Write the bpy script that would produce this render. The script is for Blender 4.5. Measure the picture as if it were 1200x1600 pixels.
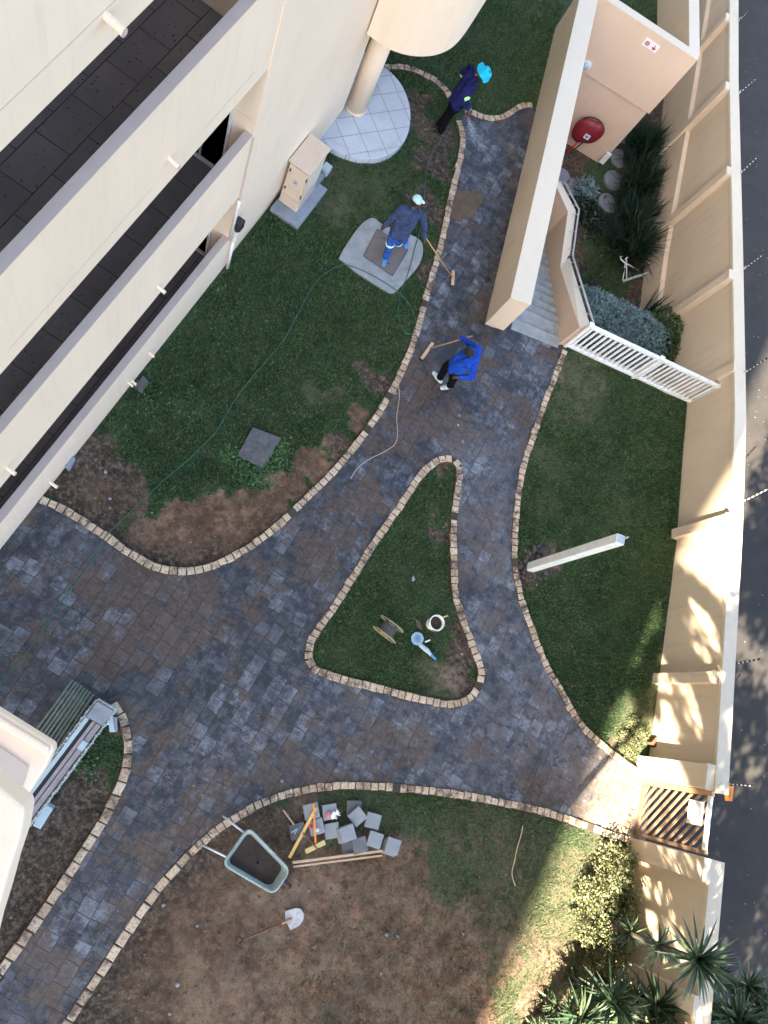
import bpy, bmesh, math, random
import numpy as np
from mathutils import Vector, Matrix, noise, geometry
random.seed(7); rng = np.random.default_rng(7)
for o in list(bpy.data.objects): bpy.data.objects.remove(o)
scene = bpy.context.scene
COL = scene.collection
R = math.radians

# ------------------------------------------------------------------ camera
F, NX, NY, H = 1213.0, -405.0, 285.0, 13.0
UP = Vector((-NX, NY, F)).normalized()
yc = Vector((1662., 2795., -F)); yc = (yc - UP * yc.dot(UP)).normalized()
xc = yc.cross(UP)
W2C = Matrix((xc, yc, UP))            # camera coords -> world coords (rows are world axes)
cam_d = bpy.data.cameras.new('camera'); cam = bpy.data.objects.new('camera', cam_d); COL.objects.link(cam)
cam.matrix_world = Matrix.Translation((0, 0, H)) @ W2C.to_4x4()
cam_d.sensor_fit = 'HORIZONTAL'; cam_d.sensor_width = 36.0; cam_d.lens = F / 1200 * 36.0
cam_d.clip_end = 2000; cam_d.clip_start = 0.05
scene.camera = cam

def ray(px, py): return W2C @ Vector((px - 600., 800. - py, -F))
def at(px, py, z=0.0):
    d = ray(px, py); t = (z - H) / d.z
    return Vector((d.x * t, d.y * t, z))

# ------------------------------------------------------------------ light
SUN = Vector((-0.31, -0.95, 0.84)).normalized()
world = bpy.data.worlds.new('World'); scene.world = world; world.use_nodes = True
wn = world.node_tree; bg = wn.nodes['Background']
sky = wn.nodes.new('ShaderNodeTexSky'); sky.sky_type = 'NISHITA'; sky.sun_disc = False
sky.sun_elevation = math.asin(SUN.z); sky.sun_rotation = math.atan2(SUN.x, SUN.y)
sky.altitude = 800; sky.dust_density = 4.0; sky.ozone_density = 0.4
wn.links.new(sky.outputs[0], bg.inputs[0]); bg.inputs[1].default_value = 0.083
sd = bpy.data.lights.new('sun', 'SUN'); sd.energy = 5.0; sd.angle = R(0.55); sd.color = (1.0, 0.87, 0.68)
so = bpy.data.objects.new('sun', sd); COL.objects.link(so); so.rotation_euler = SUN.to_track_quat('Z', 'Y').to_euler()
so.location = (0, 0, 40)
vs = scene.view_settings
scene.display_settings.display_device = 'sRGB'
vs.view_transform = 'Standard'; vs.look = 'None'; vs.gamma = 1; vs.use_curve_mapping = False; vs.exposure = 3.22

# ------------------------------------------------------------------ materials
class NT:
    def __init__(s, name):
        s.m = bpy.data.materials.new(name); s.m.use_nodes = True; s.t = s.m.node_tree
        s.b = s.t.nodes['Principled BSDF']; s.L = s.t.links.new
        s.co = s.t.nodes.new('ShaderNodeTexCoord').outputs['Object']
    def n(s, typ, **kw):
        nd = s.t.nodes.new(typ)
        for k, v in kw.items():
            if k in nd.inputs: 
                if hasattr(v, 'links'): s.L(v, nd.inputs[k])
                else: nd.inputs[k].default_value = v
            else: setattr(nd, k, v)
        return nd
    def noise(s, scale, detail=4, rough=.6, vec=None, dist=0.):
        nd = s.n('ShaderNodeTexNoise'); nd.inputs['Scale'].default_value = scale; nd.inputs['Detail'].default_value = detail
        nd.inputs['Roughness'].default_value = rough; nd.inputs['Distortion'].default_value = dist
        s.L(vec or s.co, nd.inputs['Vector']); return nd.outputs[0]
    def ramp(s, fac, stops):
        nd = s.n('ShaderNodeValToRGB'); e = nd.color_ramp.elements
        while len(e) < len(stops): e.new(.5)
        for i, (p, c) in enumerate(stops):
            e[i].position = p; e[i].color = (*c, 1) if isinstance(c, (tuple, list)) else (c, c, c, 1)
        s.L(fac, nd.inputs[0]); return nd.outputs[0]
    def mix(s, a, b, f, blend='MIX'):
        nd = s.n('ShaderNodeMix', data_type='RGBA', blend_type=blend)
        for sock, v in ((nd.inputs[6], a), (nd.inputs[7], b), (nd.inputs[0], f)):
            if hasattr(v, 'links'): s.L(v, sock)
            elif isinstance(v, (int, float)): sock.default_value = v
            else: sock.default_value = (*v, 1)
        return nd.outputs[2]
    def math(s, op, a, b=0., c=None):
        nd = s.n('ShaderNodeMath', operation=op)
        for i, v in enumerate((a, b, c)):
            if v is None: continue
            if hasattr(v, 'links'): s.L(v, nd.inputs[i])
            else: nd.inputs[i].default_value = v
        return nd.outputs[0]
    def bump(s, h, strength=.3, dist=.01):
        nd = s.n('ShaderNodeBump'); nd.inputs['Strength'].default_value = strength; nd.inputs['Distance'].default_value = dist
        s.L(h, nd.inputs['Height']); s.L(nd.outputs[0], s.b.inputs['Normal'])
    def col(s, c): 
        if hasattr(c, 'links'): s.L(c, s.b.inputs['Base Color'])
        else: s.b.inputs['Base Color'].default_value = (*c, 1)
    def rough(s, c):
        if hasattr(c, 'links'): s.L(c, s.b.inputs['Roughness'])
        else: s.b.inputs['Roughness'].default_value = c

def simple(name, c, rough=.6, var=.15, scale=6., bump=.15, bscale=60., metal=0., grime=None):
    k = NT(name)
    f = k.noise(scale, 5, .65)
    dark = tuple(v * (1 - var) for v in c); light = tuple(min(1, v * (1 + var)) for v in c)
    cc = k.ramp(f, [(.3, dark), (.7, light)])
    if grime:
        g = k.ramp(k.noise(scale * .6, 6, .7, dist=.4), [(.5, 0.), (.72, 1.)])
        cc = k.mix(cc, grime, k.math('MULTIPLY', g, .6))
    k.col(cc); k.rough(rough); k.b.inputs['Metallic'].default_value = metal
    if bump: k.bump(k.noise(bscale, 3), bump, .004)
    return k.m

def stucco(name, c, stain=.12):
    k = NT(name)
    big = k.noise(.7, 6, .6); fine = k.noise(9, 5, .7)
    base = k.ramp(big, [(.3, tuple(v * (1 - stain * .6) for v in c)), (.7, tuple(min(1, v * 1.03) for v in c))])
    mp = k.n('ShaderNodeMapping'); k.L(k.co, mp.inputs[0]); mp.inputs['Scale'].default_value = (5, 5, .35)
    streak = k.ramp(k.noise(1.6, 5, .7, vec=mp.outputs[0]), [(.5, 1.), (.8, 1 - stain)])
    base = k.mix(base, streak, 1., 'MULTIPLY')
    base = k.mix(base, tuple(v * .8 for v in c), k.ramp(fine, [(.62, 0.), (.8, .35)]))
    k.col(base); k.rough(.85); k.bump(k.math('ADD', k.noise(110, 3, .7), k.math('MULTIPLY', k.noise(2.2, 3), 2.)), .3, .006)
    return k.m

def cloth(name, c, var=.28):
    k = NT(name)
    mp = k.n('ShaderNodeMapping'); k.L(k.co, mp.inputs[0]); mp.inputs['Scale'].default_value = (1., 1., .55)
    folds = k.noise(13, 3, .55, vec=mp.outputs[0], dist=1.4)
    cc = k.ramp(k.noise(7, 6, .7), [(.35, tuple(v * (1 - var) for v in c)), (.65, tuple(min(1, v * (1 + var)) for v in c))])
    k.col(cc); k.rough(.9); k.b.inputs['Specular IOR Level'].default_value = .15
    k.bump(k.math('ADD', folds, k.math('MULTIPLY', k.noise(240, 2), .05)), 1., .05); return k.m
M = {}
M['facade'] = stucco('facade_paint', (.84, .655, .48), .09)
M['coping_grey'] = simple('grey_coping', (.50, .405, .335), .8, .06, 3, .2)
M['wall'] = stucco('boundary_paint', (.68, .54, .39), .16)
M['wall_cap'] = stucco('coping_paint', (.68, .57, .42), .1)
M['court'] = stucco('courtyard_paint', (.66, .47, .33), .08)
M['pale_cap'] = stucco('pale_cap_paint', (.66, .57, .44), .05)
M['white'] = simple('white_paint', (.78, .79, .77), .4, .05, 8, .1, grime=(.5, .45, .36))
M['white_pvc'] = simple('white_plastic', (.76, .74, .68), .35, .06, 8, .05)
M['black'] = simple('black_plastic', (.02, .02, .022), .45, .2)
M['concrete'] = simple('concrete', (.27, .29, .29), .85, .2, 5, .5, 40, grime=(.16, .15, .12))
M['concrete_blue'] = simple('plinth_concrete', (.22, .25, .28), .85, .18, 4, .4, 40)
M['cover'] = simple('cover_concrete', (.15, .125, .115), .8, .2, 8, .5, 40)
M['dark_slab'] = simple('dark_slab', (.085, .085, .09), .8, .3, 12, .6, 30, grime=(.16, .15, .14))
M['cab'] = simple('cabinet_paint', (.60, .475, .36), .5, .06, 4, .1, grime=(.45, .36, .3))
M['steel'] = simple('galvanised_steel', (.5, .52, .53), .4, .12, 10, .1, metal=.8)
M['pipe'] = simple('grey_handrail', (.42, .41, .40), .45, .1)
M['wood'] = simple('broom_wood', (.42, .23, .10), .6, .2, 12, .2)
M['wood_pale'] = simple('pale_broom_head', (.5, .36, .23), .65, .18, 20, .3)
M['red'] = simple('red_cover', (.20, .012, .018), .5, .25, 10, .3)
M['red_bright'] = simple('red_plastic', (.6, .03, .02), .4)
M['orange'] = simple('orange_plastic', (.75, .22, .02), .45, .1)
M['yellow'] = simple('yellow_wood', (.66, .42, .12), .55, .15, 14, .2)
M['yellow_pale'] = simple('pale_yellow_wood', (.55, .43, .18), .6, .15, 14, .2)
M['hose'] = simple('green_hose', (.022, .10, .068), .35, .2, 10, .1)
M['skin'] = simple('dark_skin', (.075, .038, .022), .5, .15, 20, .1)
M['hair'] = simple('black_hair', (.008, .007, .007), .8, .3, 60, .6, 300)
M['teal'] = simple('teal_cotton', (.0, .44, .62), .8, .12, 18, .4, 120)
M['navy'] = cloth('navy_cotton', (.013, .016, .085))
M['slate'] = cloth('slate_cotton', (.045, .062, .125))
M['blue'] = cloth('royal_cotton', (.012, .065, .40))
M['trouser_blue'] = cloth('work_trouser_blue', (.03, .10, .38))
M['trouser_black'] = cloth('black_trousers', (.0035, .0035, .005))
M['reflect'] = simple('reflective_lime', (.45, .95, .25), .4, .08)
M['reflect_pale'] = simple('reflective_pale', (.6, .85, .72), .4, .08)
M['cap'] = simple('pale_cap', (.42, .58, .62), .7, .1, 18, .2)
M['shoe'] = simple('pale_shoe', (.50, .57, .55), .7, .2, 20, .3, grime=(.2, .17, .14))
M['tile'] = None

k = NT('white_patio_tiles')
br = k.n('ShaderNodeTexBrick'); br.offset = 0.; br.squash = 1.
mp = k.n('ShaderNodeMapping'); mp.inputs['Rotation'].default_value = (0, 0, R(37)); mp.inputs['Location'].default_value = (.13, .21, 0)
k.L(k.co, mp.inputs[0]); k.L(mp.outputs[0], br.inputs['Vector'])
for nme, v in (('Color1', (.56, .60, .64, 1)), ('Color2', (.50, .54, .58, 1)), ('Mortar', (.2, .2, .21, 1))): br.inputs[nme].default_value = v
br.inputs['Scale'].default_value = 1.; br.inputs['Brick Width'].default_value = .4; br.inputs['Row Height'].default_value = .4
br.inputs['Mortar Size'].default_value = .006; br.inputs['Mortar Smooth'].default_value = .1
k.col(k.mix(br.outputs[0], (.36, .37, .36), k.ramp(k.noise(2.2, 6, .7), [(.5, 0.), (.8, .6)]))); k.rough(.35)
k.bump(br.outputs[1], -.3, .004); M['tile'] = k.m

k = NT('dark_balcony_tiles')
br = k.n('ShaderNodeTexBrick'); br.offset = .5
mp = k.n('ShaderNodeMapping'); mp.inputs['Rotation'].default_value = (0, 0, R(90)); k.L(k.co, mp.inputs[0]); k.L(mp.outputs[0], br.inputs['Vector'])
for nme, v in (('Color1', (.24, .215, .205, 1)), ('Color2', (.19, .175, .17, 1)), ('Mortar', (.012, .01, .01, 1))): br.inputs[nme].default_value = v
br.inputs['Scale'].default_value = 1.; br.inputs['Brick Width'].default_value = .62; br.inputs['Row Height'].default_value = .42
br.inputs['Mortar Size'].default_value = .006
vo = k.n('ShaderNodeTexVoronoi'); vo.inputs['Scale'].default_value = 16; k.L(k.co, vo.inputs['Vector'])
pit = k.ramp(k.math('ADD', vo.outputs[0], k.math('MULTIPLY', k.noise(7, 4), .5)), [(.33, 0.), (.40, 1.)])
k.col(k.mix(k.mix(br.outputs[0], (.13, .12, .115), k.ramp(k.noise(1.5, 5), [(.4, 0.), (.7, .7)])), (.008, .007, .007), k.math('SUBTRACT', 1., pit)))
k.rough(.75); k.bump(k.math('ADD', pit, k.noise(60, 3)), .3, .005); M['balcony_tile'] = k.m

# paving: slate coloured square setts, muddy film, wet patches
k = NT('slate_paving')
warp = k.n('ShaderNodeTexNoise'); warp.inputs['Scale'].default_value = 3.2; warp.inputs['Detail'].default_value = 3; k.L(k.co, warp.inputs['Vector'])
off = k.n('ShaderNodeVectorMath', operation='MULTIPLY_ADD'); k.L(warp.outputs['Color'], off.inputs[0]); off.inputs[1].default_value = (.05, .05, 0); k.L(k.co, off.inputs[2])
mp = k.n('ShaderNodeMapping'); mp.inputs['Rotation'].default_value = (0, 0, R(90)); k.L(off.outputs[0], mp.inputs[0])
br = k.n('ShaderNodeTexBrick'); br.offset = .43; br.offset_frequency = 2; br.squash = 1.25; br.squash_frequency = 3
k.L(mp.outputs[0], br.inputs['Vector'])
for nme, v in (('Color1', (0, 0, 0, 1)), ('Color2', (1, 1, 1, 1)), ('Mortar', (.0, .0, .0, 1))): br.inputs[nme].default_value = v
br.inputs['Scale'].default_value = 1.; br.inputs['Brick Width'].default_value = .235; br.inputs['Row Height'].default_value = .235
br.inputs['Mortar Size'].default_value = .0075; br.inputs['Mortar Smooth'].default_value = .35
stone = k.ramp(br.outputs[0], [(0., (.013, .0145, .018)), (.5, (.021, .0235, .028)), (.85, (.034, .037, .044)), (1., (.060, .066, .078))])
mott = k.noise(5.0, 14, .88)
area0 = k.n('ShaderNodeAttribute'); area0.attribute_name = 'mask'; area1 = k.n('ShaderNodeSeparateColor'); k.L(area0.outputs['Color'], area1.inputs[0])
area = k.math('ADD', k.ramp(k.noise(.8, 5, .65), [(.40, .2), (.60, .75)]), k.math('MULTIPLY', area1.outputs[1], .35))
stone = k.mix(stone, (.19, .205, .225), k.math('MULTIPLY', k.ramp(mott, [(.47, 0.), (.54, .8)]), area))
bright = k.n('ShaderNodeMath', operation='GREATER_THAN'); k.L(br.outputs[0], bright.inputs[0]); bright.inputs[1].default_value = .74
stone = k.mix(stone, (.24, .26, .29), k.math('MULTIPLY', k.math('MULTIPLY', bright.outputs[0], area), k.ramp(k.noise(9, 9, .8), [(.44, 0.), (.54, .85)])))
stone = k.mix(stone, (.014, .016, .022), k.ramp(k.noise(1.7, 12, .82), [(.48, 0.), (.55, .7)]))
at_ = k.n('ShaderNodeAttribute'); at_.attribute_name = 'mask'; sp = k.n('ShaderNodeSeparateColor'); k.L(at_.outputs['Color'], sp.inputs[0])
mudf = k.math('ADD', k.noise(1.5, 13, .80), k.math('MULTIPLY', sp.outputs[0], .11))
mud = k.ramp(mudf, [(.515, 0.), (.57, .8)])
stone = k.mix(stone, k.ramp(k.noise(14, 6, .7), [(.3, (.038, .024, .014)), (.5, (.075, .048, .029)), (.7, (.13, .088, .055))]), mud)
mortar = k.mix((.014, .012, .011), (.05, .035, .024), k.noise(4, 4))
stone = k.mix(stone, mortar, k.math('MULTIPLY', br.outputs[1], k.ramp(k.noise(2.5, 6, .7), [(.4, .15), (.6, .85)])))
paled = k.math('MULTIPLY', sp.outputs[1], k.ramp(k.noise(6, 7, .75), [(.4, .15), (.65, 1.)]))
stone = k.mix(stone, (.15, .15, .165), k.math('MULTIPLY', paled, .55))
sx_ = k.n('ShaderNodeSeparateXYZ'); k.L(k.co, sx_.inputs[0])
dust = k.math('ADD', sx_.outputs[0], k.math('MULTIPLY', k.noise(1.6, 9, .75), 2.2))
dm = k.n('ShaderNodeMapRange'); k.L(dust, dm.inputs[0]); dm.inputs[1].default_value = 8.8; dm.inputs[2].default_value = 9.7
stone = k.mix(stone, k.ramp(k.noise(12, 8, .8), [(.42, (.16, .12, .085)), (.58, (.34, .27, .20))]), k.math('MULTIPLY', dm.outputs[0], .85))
k.col(stone)
k.rough(k.math('SUBTRACT', k.ramp(k.noise(2.1, 6, .6), [(.38, .28), (.62, .7)]), k.math('MULTIPLY', sp.outputs[2], .2)))
hh = k.math('ADD', k.math('MULTIPLY', br.outputs[1], -1.2), k.math('MULTIPLY', k.noise(16, 7, .7), .9))
k.bump(k.math('ADD', hh, k.math('MULTIPLY', br.outputs[0], .3)), .75, .014)
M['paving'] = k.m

# garden ground: grass base + soil, driven by a painted mask (R soil, G redness, B pale / dry)
k = NT('garden_soil_and_turf')
at_ = k.n('ShaderNodeAttribute'); at_.attribute_name = 'mask'; sp = k.n('ShaderNodeSeparateColor'); k.L(at_.outputs['Color'], sp.inputs[0])
turf = k.ramp(k.noise(26, 6, .7), [(.38, (.010, .026, .008)), (.5, (.034, .070, .022)), (.62, (.095, .14, .050))])
turf = k.mix(turf, (.085, .078, .038), k.ramp(k.noise(2.2, 10, .8), [(.50, 0.), (.60, .6)]))
turf = k.mix(turf, (.19, .165, .10), k.math('MULTIPLY', sp.outputs[2], k.ramp(k.noise(6, 7, .75), [(.35, .1), (.62, .95)])))
dark = k.ramp(k.noise(12, 8, .75), [(.40, (.020, .014, .009)), (.5, (.062, .042, .027)), (.60, (.18, .13, .088))])
redd = k.ramp(k.math('ADD', k.math('MULTIPLY', k.noise(5, 12, .85), .6), k.math('MULTIPLY', k.noise(1.1, 6, .7), .4)), [(.42, (.055, .030, .016)), (.5, (.15, .083, .045)), (.58, (.33, .205, .12))])
soil = k.mix(dark, redd, sp.outputs[1])
soil = k.mix(soil, (.30, .235, .165), k.math('MULTIPLY', k.ramp(k.noise(2.4, 12, .85), [(.45, .1), (.56, 1.)]), k.math('ADD', k.math('MULTIPLY', sp.outputs[2], .75), .08)))
peb = k.n('ShaderNodeTexVoronoi'); peb.inputs['Scale'].default_value = 9; k.L(k.co, peb.inputs['Vector'])
soil = k.mix(soil, (.3, .27, .23), k.ramp(peb.outputs[0], [(.06, .8), (.10, 0.)]))
f = k.math('ADD', sp.outputs[0], k.math('MULTIPLY', k.math('SUBTRACT', k.noise(5, 8, .75), .5), 1.1))
k.col(k.mix(turf, soil, k.ramp(f, [(.42, 0.), (.58, 1.)]))); k.rough(.95)
k.bump(k.math('ADD', k.noise(14, 10, .8), k.math('MULTIPLY', k.noise(60, 4, .7), .5)), 1., .05)
M['ground'] = k.m

k = NT('dry_asphalt')
a = k.ramp(k.noise(3, 7, .65), [(.3, (.024, .021, .019)), (.7, (.036, .032, .028))])
a = k.mix(a, (.055, .044, .034), k.ramp(k.noise(.5, 6, .7), [(.5, 0.), (.8, .6)]))
vo = k.n('ShaderNodeTexVoronoi'); vo.inputs['Scale'].default_value = 5; k.L(k.co, vo.inputs['Vector'])
a = k.mix(a, (.35, .33, .3), k.ramp(vo.outputs[0], [(.045, .8), (.07, 0.)]))
k.col(a); k.rough(.9); k.bump(k.noise(90, 4, .7), .5, .01); M['asphalt'] = k.m

k = NT('edging_stone')
ri = k.n('ShaderNodeNewGeometry').outputs['Random Per Island']
oi = k.n('ShaderNodeObjectInfo').outputs['Random']; rr = k.math('FRACT', k.math('ADD', ri, k.math('MULTIPLY', oi, 7.3)))
c = k.ramp(rr, [(0., (.42, .31, .205)), (.5, (.55, .42, .285)), (1., (.62, .50, .36))])
c = k.mix(c, (.085, .06, .042), k.ramp(k.noise(2.3, 10, .82), [(.50, 0.), (.58, .92)]))
c = k.mix(c, (.12, .09, .065), k.ramp(k.noise(30, 8, .8), [(.50, 0.), (.60, .75)]))
k.col(c); k.rough(.85); k.bump(k.noise(45, 6, .7), .8, .01); M['edging'] = k.m
M['mortar'] = simple('muddy_mortar', (.055, .04, .03), .95, .3, 10, .8, 30)
M['paver_block'] = simple('concrete_paver', (.25, .275, .29), .85, .12, 6, .5, 60, grime=(.17, .15, .13))
M['paver_dark'] = simple('dark_concrete_paver', (.13, .135, .14), .85, .2, 6, .5, 60, grime=(.10, .08, .06))

M['step_grey'] = simple('stepping_stone_concrete', (.20, .21, .235), .85, .15, 5, .4, 40)
def foliage(name, stops, gloss=.55, trans=.25):
    k = NT(name)
    ri = k.n('ShaderNodeNewGeometry').outputs['Random Per Island']
    c = k.ramp(ri, [(i / (len(stops) - 1), s_) for i, s_ in enumerate(stops)])
    c = k.mix(c, tuple(v * .55 for v in stops[0]), k.ramp(k.noise(3.5, 9, .8), [(.5, 0.), (.6, .6)]))
    k.col(c); k.rough(gloss)
    tr = k.n('ShaderNodeBsdfTranslucent'); k.L(c, tr.inputs[0]); mx = k.n('ShaderNodeMixShader'); mx.inputs[0].default_value = trans
    k.L(k.b.outputs[0], mx.inputs[1]); k.L(tr.outputs[0], mx.inputs[2])
    k.L(mx.outputs[0], k.t.nodes['Material Output'].inputs[0]); return k.m
M['grass'] = foliage('grass_blades', [(.012, .046, .013), (.030, .095, .026), (.065, .155, .048), (.24, .28, .13)], .7)
M['grass_dry'] = foliage('dry_grass_blades', [(.07, .075, .03), (.13, .12, .06), (.2, .17, .1)], .8)
M['silver'] = foliage('silver_leaves', [(.10, .17, .17), (.17, .26, .26), (.24, .34, .33)], .6, .15)
M['green_leaf'] = foliage('green_leaves', [(.025, .06, .02), (.045, .10, .03), (.08, .15, .04)], .45)
M['strap'] = foliage('strap_leaves', [(.008, .022, .014), (.016, .040, .022), (.03, .06, .03)], .4)
M['hedge'] = foliage('variegated_leaves', [(.05, .07, .02), (.16, .18, .07), (.42, .40, .24)], .6)
M['yucca'] = foliage('yucca_leaves', [(.030, .058, .032), (.065, .11, .055), (.17, .21, .09)], .4, .15)
M['weed'] = foliage('weed_leaves', [(.03, .09, .02), (.06, .15, .04), (.09, .2, .05)], .5)
M['bark'] = simple('yucca_bark', (.06, .045, .032), .9, .3, 20, .8, 30)
M['gate_wood'] = simple('gate_timber', (.24, .15, .09), .7, .2, 14, .4, 30)
M['gate_orange'] = simple('oiled_gate_post', (.46, .27, .12), .6, .15, 14, .3)
M['pole'] = simple('green_grey_poles', (.13, .16, .12), .75, .3, 14, .5, 30)
M['pale_blue'] = simple('pale_blue_coating', (.40, .50, .50), .6, .1)
M['glass'] = simple('dark_glass', (.012, .013, .016), .08, .1, 4, 0)
M['terra'] = simple('brown_wood', (.12, .06, .03), .7, .3, 12, .4)
M['tubgreen'] = simple('barrow_rim', (.30, .37, .33), .6, .25, 14, .4, 30, grime=(.12, .10, .08))
M['mudfill'] = simple('wet_mud', (.035, .024, .017), .8, .35, 8, 1., 14)
M['grey_paint'] = simple('mauve_timber', (.30, .26, .26), .6, .15, 8, .2)
M['pink'] = simple('pink_cloth', (.6, .2, .22), .8, .2)
M['tool_blue'] = simple('blue_tool', (.06, .25, .5), .5, .2, 20, .2)
M['brown_dirt'] = simple('wet_sand', (.10, .072, .048), .9, .3, 6, .9, 20)
k = NT('water_droplets'); k.col((.75, .85, .95)); k.rough(.2); k.b.inputs['Alpha'].default_value = .5
k.b.inputs['Transmission Weight'].default_value = .3; M['water'] = k.m

# ------------------------------------------------------------------ mesh builder
class MB:
    def __init__(s): s.v = []; s.f = []
    def add(s, vs_, fs_):
        b = len(s.v); s.v += [Vector(v) for v in vs_]; s.f += [tuple(b + i for i in f) for f in fs_]; return s
    def box(s, x0, x1, y0, y1, z0, z1, mat=None):
        vs_ = [Vector((x, y, z)) for z in (z0, z1) for x, y in ((x0, y0), (x1, y0), (x1, y1), (x0, y1))]
        if mat is not None: vs_ = [mat @ v for v in vs_]
        return s.add(vs_, [(3, 2, 1, 0), (4, 5, 6, 7), (0, 1, 5, 4), (1, 2, 6, 5), (2, 3, 7, 6), (3, 0, 4, 7)])
    def prism(s, poly, z0, z1, inset=0.):
        p = [Vector((a[0], a[1], 0)) for a in poly]; n = len(p)
        if sum(p[i].x * p[(i + 1) % n].y - p[(i + 1) % n].x * p[i].y for i in range(n)) < 0: p.reverse()
        c = sum(p, Vector()) / n
        zz0 = z0 if hasattr(z0, '__len__') else [z0] * n; zz1 = z1 if hasattr(z1, '__len__') else [z1] * n
        vs_ = [Vector((q.x, q.y, zz0[i])) for i, q in enumerate(p)]
        vs_ += [Vector((q.x, q.y, zz1[i])) + ((c - q).normalized() * inset if inset else Vector()) for i, q in enumerate(p)]
        fs_ = [tuple(range(n - 1, -1, -1)), tuple(range(n, 2 * n))] + [(i, (i + 1) % n, n + (i + 1) % n, n + i) for i in range(n)]
        return s.add(vs_, fs_)
    def tube(s, pts, r, n=8, cap=True):
        pts = [Vector(p) for p in pts]; rs = r if hasattr(r, '__len__') else [r] * len(pts); vs_ = []; fs_ = []
        ref = None
        for i, p in enumerate(pts):
            d = (pts[min(i + 1, len(pts) - 1)] - pts[max(i - 1, 0)]).normalized()
            if ref is None: ref = Vector((0, 0, 1)) if abs(d.z) < .9 else Vector((1, 0, 0))
            u = d.cross(ref)
            if u.length < 1e-5: u = d.orthogonal()
            u.normalize(); w = u.cross(d).normalized(); ref = w
            for k_ in range(n):
                a = 2 * math.pi * k_ / n; vs_.append(p + (u * math.cos(a) + w * math.sin(a)) * rs[i])
        for i in range(len(pts) - 1):
            for k_ in range(n): fs_.append((i * n + k_, (i + 1) * n + k_, (i + 1) * n + (k_ + 1) % n, i * n + (k_ + 1) % n))
        if cap: fs_ += [tuple(range(n)), tuple(range(len(pts) * n - 1, (len(pts) - 1) * n - 1, -1))]
        return s.add(vs_, fs_)
    def ball(s, c, r, n=12, m=8, mat=None):
        c = Vector(c); r = r if hasattr(r, '__len__') else (r, r, r); vs_ = []; fs_ = []
        for i in range(m + 1):
            th = math.pi * i / m
            for k_ in range(n):
                a = 2 * math.pi * k_ / n
                v = Vector((r[0] * math.sin(th) * math.cos(a), r[1] * math.sin(th) * math.sin(a), r[2] * math.cos(th)))
                vs_.append(c + (mat @ v if mat else v))
        for i in range(m):
            for k_ in range(n): fs_.append((i * n + k_, (i + 1) * n + k_, (i + 1) * n + (k_ + 1) % n, i * n + (k_ + 1) % n))
        return s.add(vs_, fs_)
    def cap(s, a, b, ra, rb, n=12):      # closed tapered capsule
        a = Vector(a); b = Vector(b); d = (b - a).normalized(); pts = []; rs = []
        for i in range(5):
            t = math.pi / 2 * (i / 4); pts.append(a - d * ra * math.cos(t)); rs.append(max(ra * math.sin(t), .001))
        for i in range(5):
            t = math.pi / 2 * (i / 4); pts.append(b + d * rb * math.sin(t)); rs.append(max(rb * math.cos(t), .001))
        return s.tube(pts, rs, n)
    def chain(s, pts, rs, n=12):
        for i in range(len(pts) - 1): s.cap(pts[i], pts[i + 1], rs[i], rs[i + 1], n)
        return s
    def torus(s, c, R_, r, mat=None, n=32, m=6):
        c = Vector(c); vs_ = []; fs_ = []
        for i in range(n):
            a = 2 * math.pi * i / n
            for j in range(m):
                b = 2 * math.pi * j / m; v = Vector(((R_ + r * math.cos(b)) * math.cos(a), (R_ + r * math.cos(b)) * math.sin(a), r * math.sin(b)))
                vs_.append(c + (mat @ v if mat else v))
        for i in range(n):
            for j in range(m): fs_.append((i * m + j, ((i + 1) % n) * m + j, ((i + 1) % n) * m + (j + 1) % m, i * m + (j + 1) % m))
        return s.add(vs_, fs_)
    def build(s, name, mat, parent=None, smooth=False, bevel=0., origin=None):
        me = bpy.data.meshes.new(name); o = bpy.data.objects.new(name, me); COL.objects.link(o)
        off = Vector()
        if parent is not None:
            p = parent
            while p is not None: off += p.location; p = p.parent
            o.parent = parent
        else:
            if origin is None:
                n = len(s.v); off = Vector((sum(v.x for v in s.v) / n, sum(v.y for v in s.v) / n, min(v.z for v in s.v)))
            else: off = Vector(origin)
            o.location = off
        me.from_pydata([v - off for v in s.v], [], s.f); me.materials.append(mat); me.update()
        if smooth: me.shade_smooth()
        if bevel:
            md = o.modifiers.new('bevel', 'BEVEL'); md.width = bevel; md.segments = 2; md.limit_method = 'ANGLE'
        return o
def tag(o, label=None, cat=None, group=None, kind=None):
    if label: o['label'] = label
    if cat: o['category'] = cat
    if group: o['group'] = group
    if kind: o['kind'] = kind
    return o
def thing(name, label, cat, loc=(0, 0, 0), group=None):
    o = bpy.data.objects.new(name, None); COL.objects.link(o); o.location = loc; o.empty_display_size = .2
    return tag(o, label, cat, group)
def smooth_curve(pts, sub=8, closed=False):
    pts = [Vector(p) for p in pts]; n = len(pts); out = []
    rng_ = range(n) if closed else range(n - 1)
    for i in rng_:
        g = (lambda j: pts[j % n]) if closed else (lambda j: pts[max(0, min(n - 1, j))])
        p0, p1, p2, p3 = g(i - 1), g(i), g(i + 1), g(i + 2)
        for j in range(sub):
            t = j / sub
            out.append(.5 * ((2 * p1) + (p2 - p0) * t + (2 * p0 - 5 * p1 + 4 * p2 - p3) * t * t + (3 * p1 - p0 - 3 * p2 + p3) * t ** 3))
    if not closed: out.append(pts[-1])
    return out
def resample(pts, step, closed=False):
    if closed: pts = pts + [pts[0]]
    out = []; d = 0.; nxt = 0.
    for a, b in zip(pts, pts[1:]):
        L = (b - a).length
        while nxt <= d + L and L > 0: out.append((a.lerp(b, (nxt - d) / L), (b - a).normalized())); nxt += step
        d += L
    return out
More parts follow.
